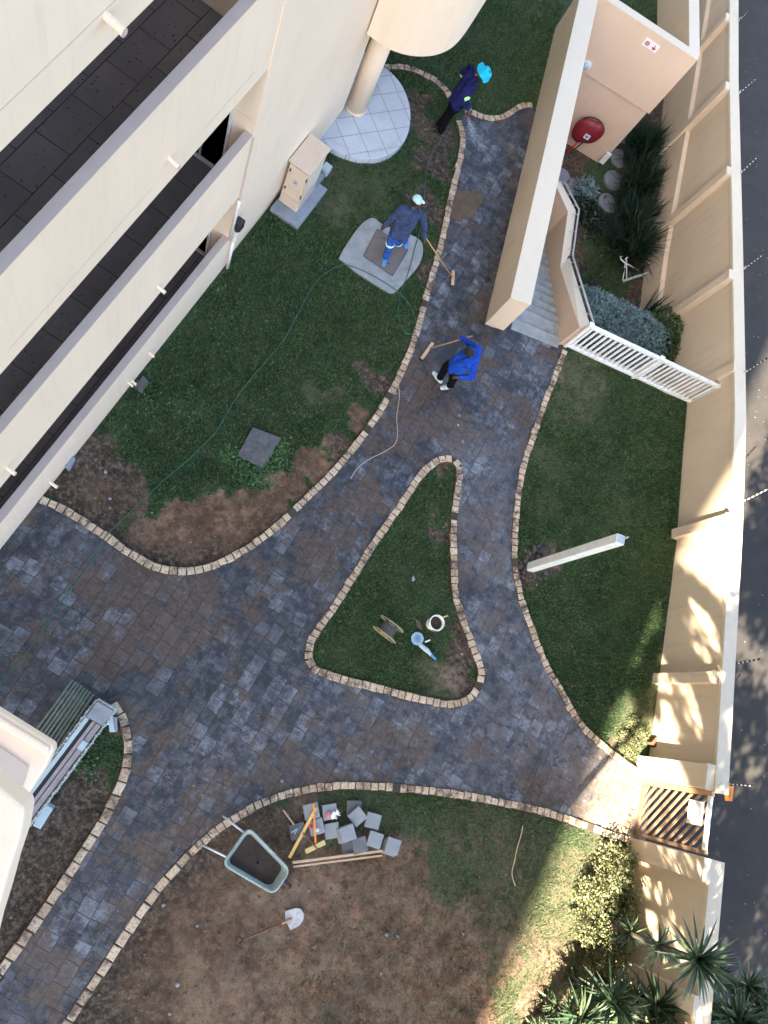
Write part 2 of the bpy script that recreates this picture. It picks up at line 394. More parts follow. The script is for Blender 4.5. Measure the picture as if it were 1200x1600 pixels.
def inside(x, y, poly):
    c = False; n = len(poly); j = n - 1
    for i in range(n):
        xi, yi = poly[i][0], poly[i][1]; xj, yj = poly[j][0], poly[j][1]
        if (yi > y) != (yj > y) and x < (xj - xi) * (y - yi) / (yj - yi) + xi: c = not c
        j = i
    return c
def inside_np(X, Y, poly):
    c = np.zeros(X.shape, bool); n = len(poly); j = n - 1
    for i in range(n):
        xi, yi = poly[i][0], poly[i][1]; xj, yj = poly[j][0], poly[j][1]
        if yi != yj: c ^= ((yi > Y) != (yj > Y)) & (X < (xj - xi) * (Y - yi) / (yj - yi) + xi)
        j = i
    return c
def sheet(name, outer, holes, z, step, mat, mask=None, relief=None, fine=None, kind='structure'):
    loops = [[Vector((p[0], p[1])) for p in outer]] + [[Vector((p[0], p[1])) for p in h] for h in holes]
    vs_ = []; es = []
    for lp in loops:
        b = len(vs_); vs_ += lp; es += [(b + i, b + (i + 1) % len(lp)) for i in range(len(lp))]
    fx = fine or (min(p[0] for p in outer), max(p[0] for p in outer), min(p[1] for p in outer), max(p[1] for p in outer))
    gx, gy = np.meshgrid(np.arange(fx[0] + step * .5, fx[1], step), np.arange(fx[2] + step * .5, fx[3], step))
    gx = gx.ravel() + rng.uniform(-.2, .2, gx.size) * step; gy = gy.ravel() + rng.uniform(-.2, .2, gy.size) * step
    ok = inside_np(gx, gy, outer)
    for h in holes: ok &= ~inside_np(gx, gy, h)
    vs_ += [Vector((float(a), float(b))) for a, b in zip(gx[ok], gy[ok])]
    r = geometry.delaunay_2d_cdt(vs_, es, [], 0, 1e-5)
    ov, of = r[0], r[2]; keep = []
    for f in of:
        cx = sum(ov[i].x for i in f) / len(f); cy = sum(ov[i].y for i in f) / len(f)
        if inside(cx, cy, outer) and not any(inside(cx, cy, h) for h in holes): keep.append(tuple(f))
    me = bpy.data.meshes.new(name); o = bpy.data.objects.new(name, me); COL.objects.link(o)
    P3 = []; ms = []
    for v in ov:
        m = mask(v.x, v.y) if mask else (0, 0, 0); ms.append(m)
        P3.append((v.x, v.y, (z if not relief else z + relief(v.x, v.y, m))))
    me.from_pydata(P3, [], keep); me.materials.append(mat)
    if mask:
        ca = me.color_attributes.new('mask', 'FLOAT_COLOR', 'POINT')
        ca.data.foreach_set('color', np.array([[*m[:3], 1] for m in ms], dtype=np.float32).ravel())
    bm = bmesh.new(); bm.from_mesh(me)
    loose = [v for v in bm.verts if not v.link_faces]
    bmesh.ops.delete(bm, geom=loose, context='VERTS')
    bmesh.ops.recalc_face_normals(bm, faces=bm.faces)
    if sum(f.normal.z for f in bm.faces) < 0: bmesh.ops.reverse_faces(bm, faces=bm.faces)
    bm.to_mesh(me); bm.free(); me.shade_smooth()
    if kind: o['kind'] = kind
    return o
def bake(o, mods, smooth=True):      # evaluate modifiers into plain mesh data
    dg = bpy.context.evaluated_depsgraph_get(); ev = o.evaluated_get(dg)
    me = bpy.data.meshes.new_from_object(ev); old = o.data; name = old.name
    o.modifiers.clear(); o.data = me; bpy.data.meshes.remove(old); me.name = name
    if smooth: me.shade_smooth()
def fuse(o, vox=.012, it=4):
    md = o.modifiers.new('r', 'REMESH'); md.mode = 'VOXEL'; md.voxel_size = vox
    s_ = o.modifiers.new('s', 'SMOOTH'); s_.factor = .5; s_.iterations = it
    bake(o, None); return o

def folds(o, amp=.011, sc=11., along=.4):
    me = o.data; co = [v.co.copy() for v in me.vertices]; nr = [v.normal.copy() for v in me.vertices]
    for v, c, n_ in zip(me.vertices, co, nr):
        q = Vector((c.x * sc, c.y * sc, c.z * sc * along)); w = noise.noise_vector(q * .5) * 1.2
        r_ = 1. - 2.2 * abs(noise.noise(q + w)); v.co = c + n_ * amp * (r_ - .45)
    me.update(); return o
# ------------------------------------------------------------------ outlines on the ground
E1 = [(70,783),(100,797),(150,828),(195,860),(235,883),(270,892),(310,891),(350,877),(400,848),(440,816),(480,778),(520,738),(560,690),(595,640),(620,595),(640,550),(655,503),(668,455),(683,403),(696,348),(703,313),(710,285),(718,250),(722,218),(716,192)]
E1b = [(706,158),(697,145),(680,128),(655,114),(630,107),(605,106)]
E2 = [(731,174),(745,181),(765,186),(785,184),(805,172),(820,166),(832,167)]
E3 = [(700,718),(680,722),(655,745),(625,790),(590,840),(555,895),(520,950),(495,985),(484,1008),(484,1035),(500,1050),(540,1063),(600,1078),(660,1093),(700,1100),(730,1092),(748,1070),(750,1045),(740,1015),(725,975),(712,935),(709,900),(708,860),(708,820),(712,780),(717,745),(714,726)]
E4 = [(880,552),(868,585),(850,630),(833,680),(818,725),(808,780),(804,830),(803,880),(812,930),(830,985),(850,1035),(875,1080),(905,1130),(940,1165),(975,1192),(996,1207)]
E5 = [(978,1311),(940,1299),(900,1284),(850,1268),(800,1257),(750,1247),(700,1239),(640,1232),(580,1228),(520,1228),(470,1235),(420,1250),(380,1270),(340,1295),(310,1320)]
E5b = [(304,1326),(280,1350),(250,1385),(220,1425),(190,1470),(150,1530),(110,1590),(70,1650)]
E6 = [(182,1107),(193,1125),(200,1160),(197,1200),(182,1240),(160,1285),(130,1330),(95,1385),(60,1435),(25,1485),(-15,1535),(-60,1590)]
def gp(l, z=0.): return [at(x, y, z) for x, y in l]
C1, C1b, C2, C4, C5, C5b, C6 = [smooth_curve(gp(e), 6) for e in (E1, E1b, E2, E4, E5, E5b, E6)]
C3 = smooth_curve(gp(E3), 6, True)
XF = -2.8
WALL = [(11.5, -5.7), (10.3, -1.6), (9.16, 2.3), (7.55, 7.87), (6.75, 10.1), (5.35, 14.3), (3.75, 19.1), (2.1, 24.)]
paving_outer = ([Vector((XF, at(70, 783).y, 0))] + C1 + C2 + [Vector((.45, 14.8, 0)), Vector((1.95, 9.47, 0)), Vector((2.22, 9.6, 0))] + [Vector((2.3, 9.89, 0)), Vector((3.38, 10.16, 0))]
                + C4 + [Vector((8.80, 3.36, 0)), Vector((9.0, 3.34, 0)), Vector((9.3, 2.4, 0)), Vector((9.02, 2.28, 0))] + C5 + C5b
                + gp([(40,1720),(-120,1720)]) + list(reversed(C6)) + [at(160,1112), at(100,1190), at(30,1280), Vector((XF, -2.6, 0))])
hole = [Vector((2.30, 9.89, 0)), Vector((3.38, 10.16, 0)), Vector((3.6, 10.22, 0)), Vector((6.55, 11.0, 0)), Vector((5.47, 14.3, 0)), Vector((3.87, 19.1, 0)), Vector((2.22, 23.9, 0)),
        Vector((-.4, 23.5, 0)), Vector((2.70, 17.90, 0)), Vector((.05, 17.47, 0)), Vector((1.40, 12.8, 0))]

# soil / red / pale / wet blobs: (px, py, radius m, strength)
SOIL = [(770,1400,.8,.42),(800,1480,.8,.5),(740,1330,.5,.4),(830,1400,.5,.35),(540,340,.5,.35),(590,270,.5,.4),(300,640,.5,.3),(330,690,.4,.3),(240,872,.3,1),(280,880,.3,1),(330,872,.3,1),(365,858,.3,1),(400,832,.3,1),(435,805,.28,1),(470,772,.25,1),(510,735,.22,1),(545,695,.2,.9),(580,650,.2,.9),(605,605,.15,.9),(215,855,.25,1),(150,760,.75,1),(115,745,.5,1),(185,815,.3,.6),(285,828,.52,1),(340,812,.45,1),(400,785,.32,1),(250,850,.5,1),(300,860,.5,1),(445,762,.3,1),(485,728,.27,1),(525,696,.24,1),
        (560,650,.3,1),(590,600,.25,.9),(575,580,.22,.8),(660,420,.2,.7),(680,330,.35,.9),(672,255,.4,.8),(690,215,.4,.85),(660,300,.3,.6),(690,265,.35,.8),(640,160,.35,.8),(655,190,.3,.6),
        (695,735,.2,.7),(685,830,.25,.75),(712,1060,.28,1),(720,1020,.25,1),(730,1080,.2,1),(715,985,.12,1),(680,800,.15,.6),(665,1090,.12,.6),
        (845,870,.3,.95),(830,895,.25,.9),(878,590,.2,.8),(1020,700,.12,.5),(900,1120,.15,.6),(950,1170,.2,.7),(1050,610,.2,.6),
        (60,1400,1.3,1),(110,1280,.55,1),(20,1480,1.2,1),(140,1210,.3,.7),(90,1330,.8,1),(180,1150,.1,.6),
        (320,1500,1.6,1),(450,1500,1.5,1),(560,1480,1.4,1),(350,1380,1.0,1),(250,1550,1.3,1),(450,1330,.7,1),(550,1330,.35,.9),(650,1540,1.3,1),(500,1600,1.6,1),(700,1620,1.0,1),(740,1420,.4,.55),(760,1500,.6,.55),
        (600,1400,.8,1),(480,1255,.35,.8),(400,1290,.35,1),(780,1330,.25,.5),(960,1290,.2,.8),(1000,1200,.2,.7),(860,1500,.5,.5),(850,1590,.6,.7),(920,1520,.35,.8)]
RED = [(340,790,.9,1),(420,750,.7,1),(300,800,.8,1),(480,710,.5,1),(560,650,.5,.8),(550,1500,2.2,1),(350,1540,1.2,.9),(700,1560,1.2,1),(460,1480,1.6,.9),(600,1560,1.5,.9),(680,1480,1.0,.8),(350,1600,1.2,.7),(330,1450,.7,.3),(160,770,.35,.5),(930,1400,.6,.6),(900,1530,.7,.7)]
PALE = [(520,1480,1.9,.75),(620,1560,1.5,.8),(400,1570,1.3,.55),(680,1450,.8,.7),(910,590,.6,.9),(890,640,.4,.8),(930,560,.3,.9),(910,1400,.7,.9),(880,1500,.8,.9),(860,1580,.8,.9),(950,1340,.5,.9),(505,620,.25,.8),(600,230,.8,.3),(530,300,.7,.6),(580,320,.5,.4),(640,200,.4,.4),(690,1060,.3,1),(665,1040,.18,.8),(900,580,.5,.7),(870,640,.35,.6),(850,720,.3,.5),(850,790,.3,.5),(930,620,.35,.4),
        (740,1300,.6,.55),(800,1330,.6,.6),(790,1400,.6,.6),(760,1470,.7,.6),(850,1330,.4,.4),(560,560,.3,.3),(860,860,.2,.5),(600,1090,.1,.5),(1000,1120,.5,.8),(980,1160,.4,.9),(930,1380,.5,.8),(890,1450,.6,.7),
        (870,1560,.7,.6),(960,1330,.4,.7),(640,540,.2,.4),(430,1370,.5,.3),(550,1420,.7,.3),(500,1250,.3,.7),(430,690,.25,.4)]
def wb(l): return [(*at(a, b)[:2], r, s_) for a, b, r, s_ in l]
SOIL, RED, PALE = wb(SOIL), wb(RED), wb(PALE)
def field(bl, x, y):
    m = 0.
    for bx, by, r, s_ in bl:
        d = math.hypot(x - bx, y - by) / r
        if d < 1.35: m = max(m, s_ * min(1., max(0., (1.35 - d) / .7)))
    return m
def gmask(x, y):
    x, y = x + .28 * nz(x, y, 1.6, 11.) + .08 * nz(x, y, 6., 12.), y + .28 * nz(x, y, 1.6, 21.) + .08 * nz(x, y, 6., 22.)
    return (field(SOIL, x, y), field(RED, x, y), field(PALE, x, y))
def nz(x, y, s_, off=0.): return noise.fractal(Vector((x * s_, y * s_, off)), 1.0, 2.0, 4)
def grelief(x, y, m):
    h = .012 * nz(x, y, 1.2) - .012
    h += m[0] * (.045 * nz(x, y, 3.2, 5.) + .03 * nz(x, y, 9., 9.) - .01)
    return h
SOILX = (-6, 12.6, -6.5, 19.)
big = [(-150, -150), (150, -150), (150, 150), (-150, 150)]
near = [(-6, -7), (13.5, -7), (13.5, 19.5), (-6, 19.5)]
g = sheet('ground', big, [hole], 0., .085, M['ground'], gmask, lambda x, y, m: grelief(x, y, m) if -7 < x < 14 and -8 < y < 20 else -.012, fine=(-3, 10.2, -5.2, 18.5))
MUD = wb([(620,560,.7,.8),(640,640,.9,.9),(700,670,.6,.8),(780,660,.6,.6),(560,770,.5,.8),(500,850,.6,.7),(270,960,.7,1),(210,910,.6,.9),(170,930,.5,.8),(190,1010,.6,.8),(740,900,.4,.6),(760,820,.6,.7),(590,1180,.7,.5),(880,1210,.5,.6),
          (950,1240,.4,.8),(330,1270,.4,.9),(250,1430,.5,.7),(100,1510,.5,.6),(400,880,.3,.6),(730,320,.35,1),(450,1210,.5,.7),(250,1350,.4,.6),(530,1010,.5,.4),(830,1230,.5,.6),(800,700,.4,.8)])
LIGHT = wb([(760,720,.8,.8),(830,1000,.8,1),(870,1120,.8,1),(780,1000,.7,.8),(900,1190,.6,1),(960,1230,.7,1),(700,1150,.9,.7),(560,1120,.8,.5),(780,880,.6,.9),(640,880,.6,.3),(760,780,.6,.8),(150,830,.5,.6),(100,870,.5,.5),(500,1150,.7,.4),
            (790,1130,.8,.9),(740,1190,.7,.8),(850,580,.5,.6),(350,1180,.7,.3),(450,780,.5,.2)])
WET = wb([(745,220,.9,1),(770,280,.9,.9),(740,400,1.,.7),(620,640,.8,.3),(780,330,.8,.8),(60,950,1.5,.4)])
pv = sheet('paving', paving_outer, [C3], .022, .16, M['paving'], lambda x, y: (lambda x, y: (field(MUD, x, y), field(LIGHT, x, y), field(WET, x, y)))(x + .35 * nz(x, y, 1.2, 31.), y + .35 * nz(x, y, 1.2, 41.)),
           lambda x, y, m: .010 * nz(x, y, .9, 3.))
# outside driveway beyond the boundary wall
drive = [Vector((w[0] + .1, w[1], 0)) for w in WALL] + [Vector((-6, 40, 0)), Vector((60, 40, 0)), Vector((60, -30, 0)), Vector((16., -30, 0))]
sheet('driveway', drive, [], .012, 4., M['asphalt'])

# ------------------------------------------------------------------ edging stones
def edging(curve, pitch, width, name, label, closed=False, mis=.018):
    t = thing(name, label, 'stone edging', (0, 0, 0), 'cobble edgings along the beds')
    t.location = (curve[0].x, curve[0].y, 0)
    bed = MB(); pr = resample(curve, pitch, closed); rest = MB(); ncb = 0
    if closed: pr = pr[:-1]
    for p, d in pr:
        if random.random() < mis: continue
        ncb += 1; mb = MB() if ncb <= 100 else rest
        nrm = Vector((-d.y, d.x, 0)); L = pitch * random.uniform(.86, .93); w = width * random.uniform(.88, 1.06)
        p = p + nrm * random.uniform(-.006, .006); a = random.uniform(-.05, .05)
        d2 = Vector((d.x * math.cos(a) - d.y * math.sin(a), d.x * math.sin(a) + d.y * math.cos(a), 0)); n2 = Vector((-d2.y, d2.x, 0))
        z1 = .052 + random.uniform(-.008, .010); c = [(-1, -1), (1, -1), (1, 1), (-1, 1)]; tw = random.uniform(-.006, .006)
        j = lambda: random.uniform(-.004, .004)
        lo = [p + d2 * (u * L / 2) + n2 * (v * w / 2) + Vector((0, 0, -.04)) for u, v in c]
        mi = [p + d2 * (u * L / 2 + j()) + n2 * (v * w / 2 + j()) + Vector((0, 0, z1 - .012)) for u, v in c]
        hi = [p + d2 * (u * (L / 2 - .011) + j()) + n2 * (v * (w / 2 - .011) + j()) + Vector((0, 0, z1 + u * tw)) for u, v in c]
        mb.add(lo + mi + hi, [(0, 1, 5, 4), (1, 2, 6, 5), (2, 3, 7, 6), (3, 0, 4, 7), (4, 5, 9, 8), (5, 6, 10, 9), (6, 7, 11, 10), (7, 4, 8, 11), (8, 9, 10, 11)])
        if mb is not rest: mb.build('cobble', M['edging'], t)
    if rest.v: tag(rest.build('cobbles', M['edging'], t), kind='stuff')
    pts = [p for p, d in resample(curve, .1, closed)]; vs_ = []; n = len(pts)
    for i, p in enumerate(pts):
        d = (pts[(i + 1) % n if closed else min(i + 1, n - 1)] - pts[(i - 1) % n if closed else max(i - 1, 0)]).normalized(); nr = Vector((-d.y, d.x, 0))
        e = .02 * nz(p.x, p.y, 4.)
        vs_ += [p + nr * (width * .5 + .022 + e) + Vector((0, 0, -.03)), p + nr * (width * .5) + Vector((0, 0, .036)), p - nr * (width * .5) + Vector((0, 0, .036)), p - nr * (width * .5 + .022 + e) + Vector((0, 0, -.03))]
    fs_ = []
    for i in range(n if closed else n - 1):
        a, b = i * 4, ((i + 1) % n) * 4
        fs_ += [(a + q, a + q + 1, b + q + 1, b + q) for q in range(3)]
    bed.add(vs_, fs_); bed.build('mortar_bed', M['mortar'], t)
edging(C1, .135, .125, 'cobble_edging', 'long sweeping cobble edging along the left lawn beside the facade')
edging(C1b, .15, .13, 'cobble_edging', 'short curved cobble edging between the round patio and the man in the teal hat')
edging(C2, .14, .13, 'cobble_edging', 'short wavy cobble edging at the far end of the path by the red nozzle')
edging(C3, .132, .13, 'cobble_edging', 'closed cobble edging around the triangular lawn island', True, .02)
edging(C4, .13, .125, 'cobble_edging', 'cobble edging of the right lawn running from the stairs to the gate')
edging(C5, .13, .125, 'cobble_edging', 'cobble edging of the lower bed running from the gate to the wheelbarrow handles')
edging(C5b, .215, .13, 'cobble_edging', 'cobble edging of the lower bed below the wheelbarrow with longer blocks')
edging(C6, .205, .135, 'cobble_edging', 'cobble edging of the dark bed beside the stone clad trough')
thr = MB()
for i in range(9):
    a = Vector((8.72, 3.28 - i * .115, 0)); thr.prism([a + Vector((-.07 + .04 * i * .3, -.05, 0)), a + Vector((.07 + .04 * i * .3, -.05, 0)), a + Vector((.07 + .04 * i * .3, .05, 0)), a + Vector((-.07 + .04 * i * .3, .05, 0))], .0, .045, .008)
tag(thr.build('cobble_threshold', M['edging']), 'row of cobbles across the paving in front of the timber gate', 'threshold')

# ------------------------------------------------------------------ the apartment building
B = thing('apartment_building', 'cream apartment building with stacked balcony parapets and a rounded balcony', 'building', (XF, 0, 0))
YE = 7.05; YC = 11.25
def bpart(name, mb, mat, parent=None, **kw): return mb.build(name, M[mat], parent or B, **kw)
for (z0, z1) in ((0., 1.04), (2.22, 3.66), (4.88, 6.4), (7.7, 9.15)):
    p = bpart('parapet', MB().box(XF - .115, XF, -9, YE, z0, z1), 'facade', bevel=.008)
    MB().box(XF - .118, XF + .003, -9, YE - .002, z1, z1 + .012).build('coping', M['coping_grey'], p)
for z_, ya_, yb_ in ((8.05, -5, YE - .3), (5.16, 2.2, 4.6), (5.16, 5.6, YE - .4)):
    bpart('render_joint', MB().box(XF - .01, XF + .0035, ya_, yb_, z_, z_ + .007), 'coping_grey')
for z in (.12, 2.5, 5.15, 7.95):
    bpart('balcony_floor', MB().box(-6, XF - .116, -9, YE - .002, z - .22, z), 'balcony_tile')
bpart('wall', MB().box(-7.2, -6.002, -45, YC + .5, 0, 9.15), 'facade')
bpart('end_wall', MB().box(-6, XF - .002, YE, YE + .3, 0, 3.9), 'facade')
bpart('wall', MB().box(-6, XF, YE + .302, YC, .42, 3.9), 'facade', bevel=.006)
bpart('wall', MB().box(-6, XF + .018, YE + .001, YC + .002, 3.902, 28.6), 'facade', bevel=.006)
bpart('plinth', MB().box(-6, XF - .05, YE + .303, YC - .03, -.2, .418), 'facade')
bpart('upper_storeys', MB().box(-20, XF + .02, -45, YE, 10.4, 28.7), 'facade')
bpart('upper_slab', MB().box(-6, XF - .12, -9, YE - .003, 10.2, 10.398), 'facade')
bpart('rear_wing', MB().box(-20, -7.21, -45, 24, 0, 10.38), 'facade')
bpart('side_wing', MB().box(-20, XF, -45, -9.01, 0, 10.39), 'facade')
bpart('wall', MB().box(-7.2, -4.6, YC + .01, 24, 0, 29.), 'facade')
for z in (.12, 2.5):
    fr = MB(); x0, x1, y, zt = -5.2, XF - .32, YE - .03, z + 2.05
    for a, b, c, d in ((x0, x1, z + .01, z + .06), (x0, x1, zt, zt + .05)): fr.box(a, b, y - .02, y + .02, c, d)
    for i in range(7):
        xx = x1 - .04 - i * .37; fr.box(xx, xx + (.045 if i in (0, 3, 6) else .018), y - .021, y + .021, z + .06, zt)
    f_ = bpart('door_frame', fr, 'white_pvc'); MB().box(x0, x1, y + .03, y + .06, z + .03, zt).build('glass_door', M['glass'], f_)
def spout(px, py, z, L=.13, r=.028):
    d = ray(px, py); t = XF / d.x; y = d.y * t
    m = MB(); m.tube([(XF - .02, y, z), (XF + L, y - .01, z - .025)], r, 14, cap=False); m.tube([(XF + L, y - .01, z - .025), (XF - .02, y, z)], r * .78, 14, cap=False)
    n = 14; b = len(m.v)
    m.f += [(n + i, n + (i + 1) % n, 2 * n + (n - i - 1 + 1) % n, 2 * n + (n - i) % n) for i in range(n)] if False else []
    o = bpart('drain_spout', m, 'facade', smooth=True)
    mm = MB(); mm.torus((XF + L, y - .01, z - .025), r * .9, r * .13, Matrix.Rotation(R(90), 3, 'Y')); mm.build('spout_rim', M['coping_grey'], o)
    MB().tube([(XF + L - .05, y - .008, z - .02), (XF + L - .04, y - .008, z - .02)], r * .77, 12).build('spout_hole', M['black'], o)
spout(165, 2, 8.0, .16, .036); spout(264, 252, 5.35); spout(246, 452, 2.55); spout(8, 726, 2.6); spout(233, 553, .42, .10, .022); spout(200, 598, .30, .10, .022); spout(205, 607, .18, .10, .022); spout(78, 752, .2, .13, .026)
# rounded balcony and its column
lobe = [Vector((-4.58, 10.88, 0)), Vector((XF + .03, 10.86, 0)), Vector((-2.31, 10.91, 0)), Vector((-1.92, 11.14, 0)), Vector((-1.62, 11.54, 0)), Vector((-1.50, 12.09, 0)), Vector((-1.55, 13.2, 0)), Vector((-1.58, 17, 0)), Vector((-4.58, 17, 0))]
lp = [lobe[0]] + smooth_curve(lobe[1:7], 6) + lobe[7:]
lp = [p for p in lp if not (p.x < XF and p.y < YC + .02)] ; lp = [Vector((XF + .021, 10.87, 0))] + [p for p in lp if p.x > XF + .03] + [Vector((-4.58, 17, 0)), Vector((-4.58, YC + .05, 0)), Vector((XF + .021, YC + .05, 0))]
bpart('rounded_balcony', MB().prism(lp, 2.6, 9.), 'facade', bevel=.01)
co = bpart('column', MB().tube([(-2.69, 11.72, .15), (-2.69, 11.72, 2.6)], .2, 40), 'facade', smooth=True)
MB().tube([(-2.69, 11.72, .15), (-2.69, 11.72, .21)], .212, 40).build('column_base', M['facade'], co)
# ledges of the rounded balcony under the camera
def up(l, z): return [at(x, y, z) for x, y in l]
L1 = up([(-60,1066),(0,1103),(86,1157),(90,1161),(89,1168),(81,1186),(80,1190),(46,1240),(-20,1190),(-60,1165)], 8.8)
l1 = bpart('lower_ledge', MB().prism(L1, 8.8, 9.), 'facade', bevel=.012)
MB().prism(up([(-60,1084),(0,1120),(76,1166),(79,1172),(74,1180),(-60,1098)], 9.001), 9.0, 9.03).build('moulding', M['facade'], l1, bevel=.01)
MB().prism(up([(-60,1128),(0,1166),(42,1196),(44,1200),(36,1228),(-20,1189),(-60,1163)], 9.001), 9.0, 9.014).build('ledge_inlay', M['coping_grey'], l1)
L2 = up([(-80,1150),(0,1199),(52,1241),(55,1246),(54,1256),(49,1285),(44,1300),(34,1330),(22,1375),(8,1420),(-4,1470),(-30,1600),(-110,1600)], 10.35)
bpart('balcony_wall', MB().prism(L2, 10.35, 10.6), 'facade', bevel=.02)
# downpipe and lamp on the facade
dx = XF + .045
def onfac(px, py, x=dx):
    d = ray(px, py); t = x / d.x; return Vector((x, d.y * t, H + d.z * t))
pp = [onfac(374, 316), onfac(369, 322), onfac(362, 350)]
dp = bpart('downpipe', MB().tube([(dx - .04, pp[0].y, pp[0].z), pp[0], (dx, pp[0].y - .02, pp[0].z - .1), (dx, pp[0].y - .04, 1.15)], .028, 12), 'white_pvc', smooth=True)
bpart('downpipe', MB().tube([(dx, 7.16, .9), (dx + .01, 7.14, .0)], .028, 12), 'white_pvc', smooth=True)
lam = bpart('wall_lamp', MB().box(dx - .04, dx + .1, 7.06, 7.22, 1.35, 1.55), 'black', bevel=.02)
MB().tube([(dx + .02, 7.14, 1.25), (dx + .02, 7.14, 1.36)], .04, 12).build('lamp_holder', M['black'], lam)
MB().tube([(dx + .02, 7.14, .88), (dx + .02, 7.14, 1.26)], .022, 12).build('conduit', M['white_pvc'], lam)
bpart('vertical_joint', MB().box(XF - .01, XF + .022, YE + .005, YE + .03, 1.2, 3.6), 'coping_grey')

# ------------------------------------------------------------------ patio
pat = smooth_curve(up([(641,190),(640,165),(630,137),(615,117),(597,102),(562,75),(536,62)], .14) + [Vector((-3.6, 13.6, 0)), Vector((-3.7, 12.0, 0)), Vector((-3.2, 10.7, 0))] + up([(512,226),(529,237),(552,245),(570,248),(596,246),(620,234),(635,215)], .14), 6, True)
pt = thing('round_patio', 'round white tiled patio slab around the column of the building', 'patio', (-2.4, 11.6, 0))
MB().prism(pat, -.05, .14).build('slab', M['tile'], pt, bevel=.012)
rim = MB(); cc = sum((Vector((p.x, p.y, 0)) for p in pat), Vector()) / len(pat)
n = len(pat)
vs_ = []
for p in pat:
    q = Vector((p.x, p.y, 0)); d = (q - cc)
    vs_ += [cc + d * .875 + Vector((0, 0, .1435)), cc + d * .882 + Vector((0, 0, .1435))]
rim.add(vs_, [(2 * i, 2 * ((i + 1) % n), 2 * ((i + 1) % n) + 1, 2 * i + 1) for i in range(n)]); rim.build('grout_ring', M['coping_grey'], pt)

# ------------------------------------------------------------------ electrical kiosk
K = thing('electrical_kiosk', 'beige electrical cabinet on a grey concrete plinth against the facade', 'electrical cabinet', (-2.5, 9.2, 0))
MB().prism([(XF + .01, 8.66), (-2.17, 8.67), (-2.17, 9.76), (-2.36, 9.76), (-2.36, 10.0), (XF + .01, 10.0)], -.02, .11).build('plinth', M['concrete_blue'], K, bevel=.01)
MB().box(-2.76, -2.36, 8.90, 9.55, .11, 1.28).build('cabinet', M['cab'], K, bevel=.012)
MB().box(-2.785, -2.335, 8.86, 9.60, 1.28, 1.315).build('roof', M['cab'], K, bevel=.01)
dr = MB().box(-2.735, -2.385, 8.872, 8.9, .42, 1.24).build('door', M['cab'], K, bevel=.006)
for z in (.6, 1.1):
    MB().tube([(-2.375, 8.875, z - .04), (-2.375, 8.875, z + .04)], .011, 8).build('hinge', M['black'], dr)
    MB().box(-2.72, -2.695, 8.86, 8.873, z - .035, z + .035).build('latch', M['black'], dr)
MB().box(-2.60, -2.50, 8.868, 8.8725, .82, .95).build('label_plate', M['coping_grey'], dr)
MB().box(-2.575, -2.525, 8.866, 8.869, .86, .91).build('label_mark', M['tool_blue'], dr)
MB().box(-2.735, -2.385, 8.878, 8.9, .14, .40).build('lower_panel', M['cab'], K, bevel=.006)
MB().box(-2.358, -2.352, 8.95, 9.5, .5, 1.15).build('side_panel', M['pale_cap'], K)
tag(MB().box(-2.5, -2.34, 10.04, 10.22, -.02, .17).build('concrete_block', M['pale_blue'], bevel=.01), 'small white block between the electrical cabinet and the round patio', 'block')

# ------------------------------------------------------------------ covers in the lawn
S = thing('manhole', 'pale concrete manhole surround in the left lawn under the walking man', 'manhole', (-.6, 9.4, 0))
MB().prism(smooth_curve(up([(583,340),(600,352),(640,366),(658,377),(661,395),(654,415),(640,432),(625,449),(612,458),(590,446),(560,427),(535,408),(531,400),(548,372),(565,350)], .04), 3, True), -.03, .045).build('surround', M['concrete'], S, bevel=.008)
cv = MB().prism(up([(590,358),(637,391),(613,431),(568,400)], .05), .04, .055).build('cover', M['cover'], S, bevel=.004)
cr = up([(590,358),(637,391),(613,431),(568,400)], .05)
fr = MB()
for a, b in zip(cr, cr[1:] + cr[:1]): fr.tube([Vector((a.x, a.y, .05)), Vector((b.x, b.y, .05))], .012, 6)
fr.build('cover_frame', M['dark_slab'], S)
for q in ((600, 372), (607, 412)):
    c = at(*q, .057); MB().tube([c + Vector((-.03, 0, 0)), c + Vector((.03, .01, 0))], .01, 6).build('lifting_eye', M['black'], cv)
tag(MB().prism(up([(371,711),(395,667),(440,684),(411,731)], .06), -.03, .06).build('drain_cover', M['dark_slab'], bevel=.01), 'dark stone drain cover set in the lawn with bright weeds round it', 'drain cover')
tag(MB().prism(up([(210,603),(224,585),(233,598),(220,614)], .03), -.03, .02).build('drain_cover', M['dark_slab'], bevel=.01), 'small dark cover almost lost in the grass beside the facade', 'drain cover')
tag(MB().prism(up([(101,727),(113,711),(118,716),(108,733)], .12), -.02, .12).build('gully', M['concrete_blue'], bevel=.01), 'small grey concrete gully at the foot of the facade by the soil patch', 'gully')

# ------------------------------------------------------------------ courtyard walls, stairs
HA = 1.14
A0, A1 = Vector((1.84, 9.45, 0)), Vector((-.32, 17.25, 0)); dA = (A1 - A0).normalized(); nA = Vector((dA.y, -dA.x, 0))
TA = .42
WA = thing('courtyard_wall', 'thick cream wall with pale flat top between the path and the stairwell', 'wall', A0)
pA = [A0, A0 + nA * TA + dA * .03, A1 + nA * TA, A1]
MB().prism(pA, -2.7, HA).build('wall_body', M['wall'], WA, bevel=.01)
MB().prism([A0 - nA * .004 - dA * .004, A0 + nA * (TA + .004) + dA * .026, A1 + nA * (TA + .004), A1 - nA * .004], HA, HA + .012).build('wall_top', M['pale_cap'], WA)
c0, c1 = A1 + nA * TA, Vector((2.74, 17.78, 0)); dC = (c1 - c0).normalized(); nC = Vector((-dC.y, dC.x, 0))
WC = thing('courtyard_end_wall', 'cream end wall of the sunken court carrying the red hose reel and the arrow sign', 'wall', c0)
